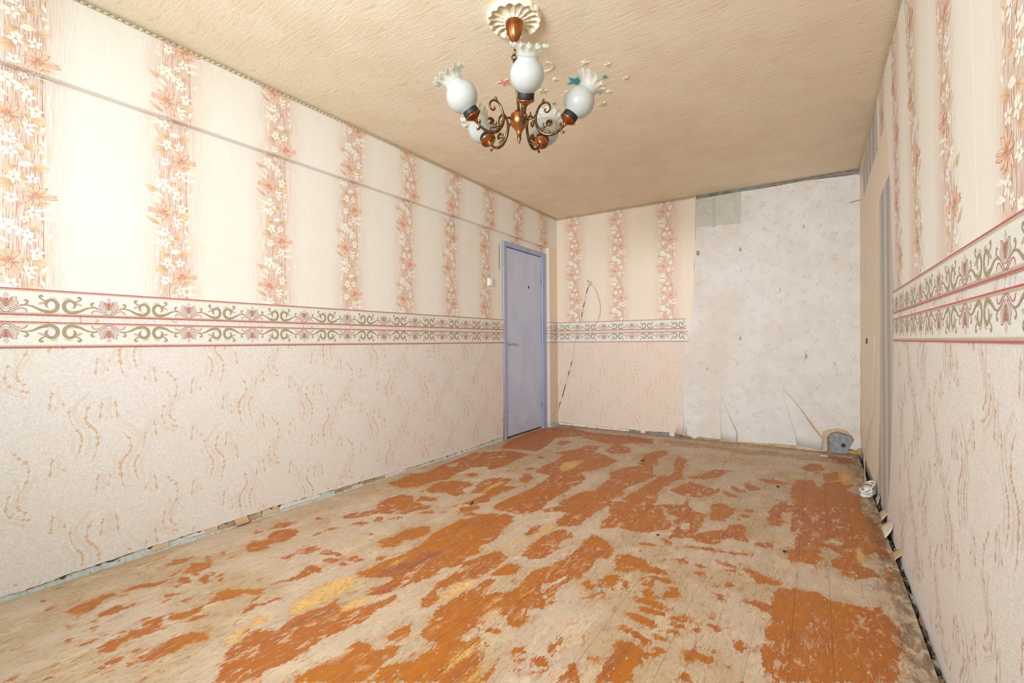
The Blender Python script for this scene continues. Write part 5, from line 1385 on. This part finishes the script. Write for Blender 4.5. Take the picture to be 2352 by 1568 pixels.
# ------------------------------------------------------------------ light switch
ys, zs = on_x(1124, 648); t0 = XL + .0034
sw = thing('light_switch', 'white rocker light switch on the floral paper beside the blue door', 'switch', (t0, ys, zs))
WHITE = plain('white_switch_plastic', lin(244, 242, 236), .35, var=.02)
g = Geo(); g.bbox((t0, ys - .041, zs - .041), (t0 + .016, ys + .041, zs + .041), .006); g.make('plate', WHITE, sw, False, (t0, ys, zs))
g = Geo(); g.bbox((t0 + .012, ys - .026, zs - .030), (t0 + .024, ys + .026, zs + .030), .004); g.make('rocker', WHITE, sw, False, (t0, ys, zs))

# ------------------------------------------------------------------ loose cable on the end wall
CABLE = plain('cream_cable', lin(222, 206, 184), .5, var=.05)
CBLK = plain('dark_cable', lin(70, 56, 48), .5)
def wallpts(L): return [np.array([on_y(px, py)[0], YD - d, on_y(px, py)[1]]) for px, py, d in L]
bxp = wallpts([(1356, 650, .016)])[0]
ca = thing('wall_cable', 'thin cream cable hanging in a loop from a bracket on the end wall', 'cable', tuple(bxp))
run = spline(wallpts([(1357, 652, .02), (1349, 668, .014), (1342, 700, .012), (1336, 727, .014), (1330, 752, .016), (1322, 784, .014), (1318, 812, .012), (1312, 840, .012), (1304, 868, .012), (1294, 905, .012), (1287, 926, .013), (1277, 948, .015)]), 5)
g = Geo(); g.tube(run, .0034, 7); g.make('cable_run', CABLE, ca, True, tuple(bxp))
for i0, i1 in ((3, 6), (9, 11), (13, 15), (33, 35), (37, 39), (42, 46), (49, 51)):
    g = Geo(); g.tube(run[i0:i1 + 1], .0039, 7); g.make('dark_tape', CBLK, ca, True, tuple(bxp))
tail = spline([run[-1], np.array([XB + .03, YD - .02, .24]), np.array([XB + .012, YD - .05, .19]), np.array([XB + .010, YP + .06, .165]), np.array([XB + .008, YP + .02, .13])], 5)
g = Geo(); g.tube(tail, .0032, 7); g.make('cable_tail', CABLE, ca, True, tuple(bxp))
lp = spline(wallpts([(1359, 653, .018), (1368, 662, .03), (1377, 685, .035), (1381, 710, .03), (1376, 732, .02), (1366, 752, .0135), (1357, 770, .011), (1352, 779, .0100)]), 5)
g = Geo(); g.tube(lp, .0034, 7); g.make('cable_loop', CABLE, ca, True, tuple(bxp))
g = Geo(); c = bxp
g.bbox(tuple(c + np.array([-.026, -.006, -.030])), tuple(c + np.array([.020, .0108, .012])), .005); g.lathe([(.016, 0), (.018, .006), (.012, .012)], c + np.array([.004, -.006, -.004]), (0, -1, 0), 14, cap=True)
g.tube([c + np.array([.0, 0, .0]), c + np.array([.02, -.02, .02])], .004, 6); g.make('bracket', CABLE, ca, False, tuple(bxp))
g = Geo(); g.tube([c + np.array([-.006, -.004, .008]), c + np.array([-.022, -.012, .026]), c + np.array([-.030, -.012, .032])], .0032, 6); g.make('hook', CBLK, ca, True, tuple(bxp))

# ------------------------------------------------------------------ extension lead: thin wire down the tan wall to a tied coil
def rp(L): return [np.array([XR - d, on_x(px, py, XR - d)[0], on_x(px, py, XR - d)[1]]) for px, py, d in L]
cx, cy = on_z(1988, 1136, .0)
lead = thing('extension_lead', 'coiled white cable tied up on the floor by the tan wall', 'cable', (cx, cy, 0))
lo = (cx, cy, 0)
cz = .045; cc = np.array([cx + .01, cy, 0])
wire = spline(rp([(2009, 776, .005), (2007, 860, .005), (2004, 940, .006), (1999, 975, .012), (1989, 1028, .018), (1985, 1052, .022), (1986, 1080, .03)]) + [cc + np.array([-.01, 0, .075])], 6)
g = Geo(); g.tube(wire, .0030, 7); g.make('wire', CABLE, lead, True, lo)
WC_ = plain('white_cable_sheath', lin(236, 232, 220), .45, var=.03)
rnd = random.Random(9)
for q in range(7):
    e = rnd.uniform(-.006, .006); a, b = .075 + rnd.uniform(-.008, .010), .034 + rnd.uniform(-.006, .008); zc_ = .012 + .0075 * q
    P = [cc + np.array([.35 * a * math.cos(w) + b * math.sin(w) * .8 + e, a * math.cos(w) * .9 - b * .4 * math.sin(w), max(.006, zc_ + .008 * math.sin(w + q) + .020 * math.cos(w))]) for w in np.linspace(0, 2 * math.pi, 28)]
    g = Geo(); g.tube(P, .0058, 7, close=False); g.make('cable_loop', WC_, lead, True, lo)
g = Geo(); g.bbox((cc[0] - .02, cc[1] - .055, .012), (cc[0] + .024, cc[1] + .03, .062), .008); g.make('plug_block', WC_, lead, False, lo)
g = Geo(); P = [cc + np.array([.034 * math.sin(w) * 1.2, -.012, .036 + .038 * math.cos(w)]) for w in np.linspace(0, 2 * math.pi, 20)]
g.tube(P, .005, 6, close=False); g.make('brown_tie', plain('brown_tape', lin(150, 118, 96), .6), lead, True, lo)

# ------------------------------------------------------------------ little hook, nails, chips, rubble
y, z = on_x(1993, 783, XR)
g = Geo(); o = (XR - .002, y, z); g.tube([(XR - .002, y, z + .022), (XR - .008, y, z + .016), (XR - .010, y, z - .006), (XR - .008, y, z - .014), (XR - .005, y + .01, z - .018)], .003, 7); g.bbox((XR - .005, y - .012, z - .014), (XR - .001, y + .012, z + .022), .001)
tag(g.make('wall_hook', plain('dark_blue_iron', lin(62, 64, 84), .5), None, True, o), 'small dark hook on the tan papered wall', 'hook')
x, z = on_y(1604, 583)
g = Geo(); o = (x, YD - .004, z); g.tube([(x, YD - .002, z + .03), (x + .004, YD - .014, z + .01), (x + .006, YD - .018, z - .006), (x - .004, YD - .014, z - .014)], .0045, 6)
tag(g.make('bent_nail', plain('rusty_iron', lin(128, 92, 72), .7), None, True, o), 'bent rusty nail at the torn edge of the floral paper', 'nail')
x, z = on_y(1952, 465); g = Geo(); o = (x, YD - .004, z); g.tube([(x, YD - .004, z - .004), (x + .06, YD - .012, z + .008), (x + .13, YD - .02, z + .010)], .0024, 6)
tag(g.make('wire_end', plain('brown_wire', lin(140, 104, 78), .6), None, True, o), 'thin bare wire poking out high in the far corner', 'wire')
def chip(px, py, s, col, label, name='paint_chip', lift=.0):
    x, y = on_z(px, py); t = float(np.array([x, y, 0]) @ FWD); r = s * t / F; rnd = random.Random(int(px)); n = 9
    P = [(x + r * rnd.uniform(.6, 1.1) * math.cos(w), y + 1.5 * r * rnd.uniform(.6, 1.1) * math.sin(w)) for w in np.linspace(0, 6.283, n + 1)[:-1]]
    g = Geo(); h = [.001 + lift * max(0, (a - x) / r) for a, b in P]
    g.add([(a, b, hh) for (a, b), hh in zip(P, h)] + [(x + (a - x) * .9, y + (b - y) * .9, hh + .004) for (a, b), hh in zip(P, h)] + [(x, y, .006)],
          [(k, (k + 1) % n, n + (k + 1) % n, n + k) for k in range(n)] + [(n + k, n + (k + 1) % n, 2 * n) for k in range(n)])
    tag(g.make(name, plain('chip_' + str(int(px)), col, .7, var=.12, scale=60), None, False, (x, y, 0)), label, 'debris')
chip(1476, 1058, 5, lin(46, 36, 30), 'dark curled chip on the boards before the end wall', lift=.012)
chip(1787, 1118, 4, lin(52, 38, 30), 'tiny black crumb on the bare brown boards', lift=.004)
chip(1802, 1267, 4.5, lin(60, 44, 34), 'dark crumb beside the cross joint of the boards')
chip(1511, 1229, 4, lin(70, 50, 36), 'dark knot of dirt at the edge of an orange patch')
chip(1998, 1349, 9, lin(166, 160, 150), 'grey mortar chip on the floor by the gap')
chip(1378, 1356, 6, lin(160, 164, 168), 'grey plaster speck in the middle of the floor')
chip(1893, 1047, 8, lin(222, 212, 202), 'white plaster flake below the grey mortar patch')
chip(1083, 1158, 4, lin(64, 46, 36), 'tiny dark splinter standing at the cross joint', lift=.02)
# rubble lying in the gap along the right wall
rnd = random.Random(13); g = Geo()
for k in range(330):
    y = rnd.uniform(.9, 3.9); x = rnd.uniform(.300, XR - .004); r = rnd.uniform(.005, .017); z = -.05 + rnd.uniform(.0, .030)
    V = [(x + r * .7 * rnd.uniform(.5, 1) * sx, y + r * rnd.uniform(.6, 1.3) * sy, z + r * rnd.uniform(.3, .9) * sz) for sx in (-1, 1) for sy in (-1, 1) for sz in (-1, 1)]
    V = [(min(a, XR - .0065), b, c) for a, b, c in V]
    g.add(V, [(0, 1, 3, 2), (4, 6, 7, 5), (0, 4, 5, 1), (2, 3, 7, 6), (0, 2, 6, 4), (1, 5, 7, 3)], rnd.choice([0, 0, 0, 1, 2]))
o = g.make('rubble', [plain('dark_rubble', lin(84, 70, 58), .9, var=.4, scale=80), plain('pale_rubble', lin(168, 160, 148), .9), plain('tan_rubble', lin(150, 122, 92), .9)])
tag(o, 'crumbled plaster and dirt in the gap along the papered wall', 'rubble', kind='stuff')
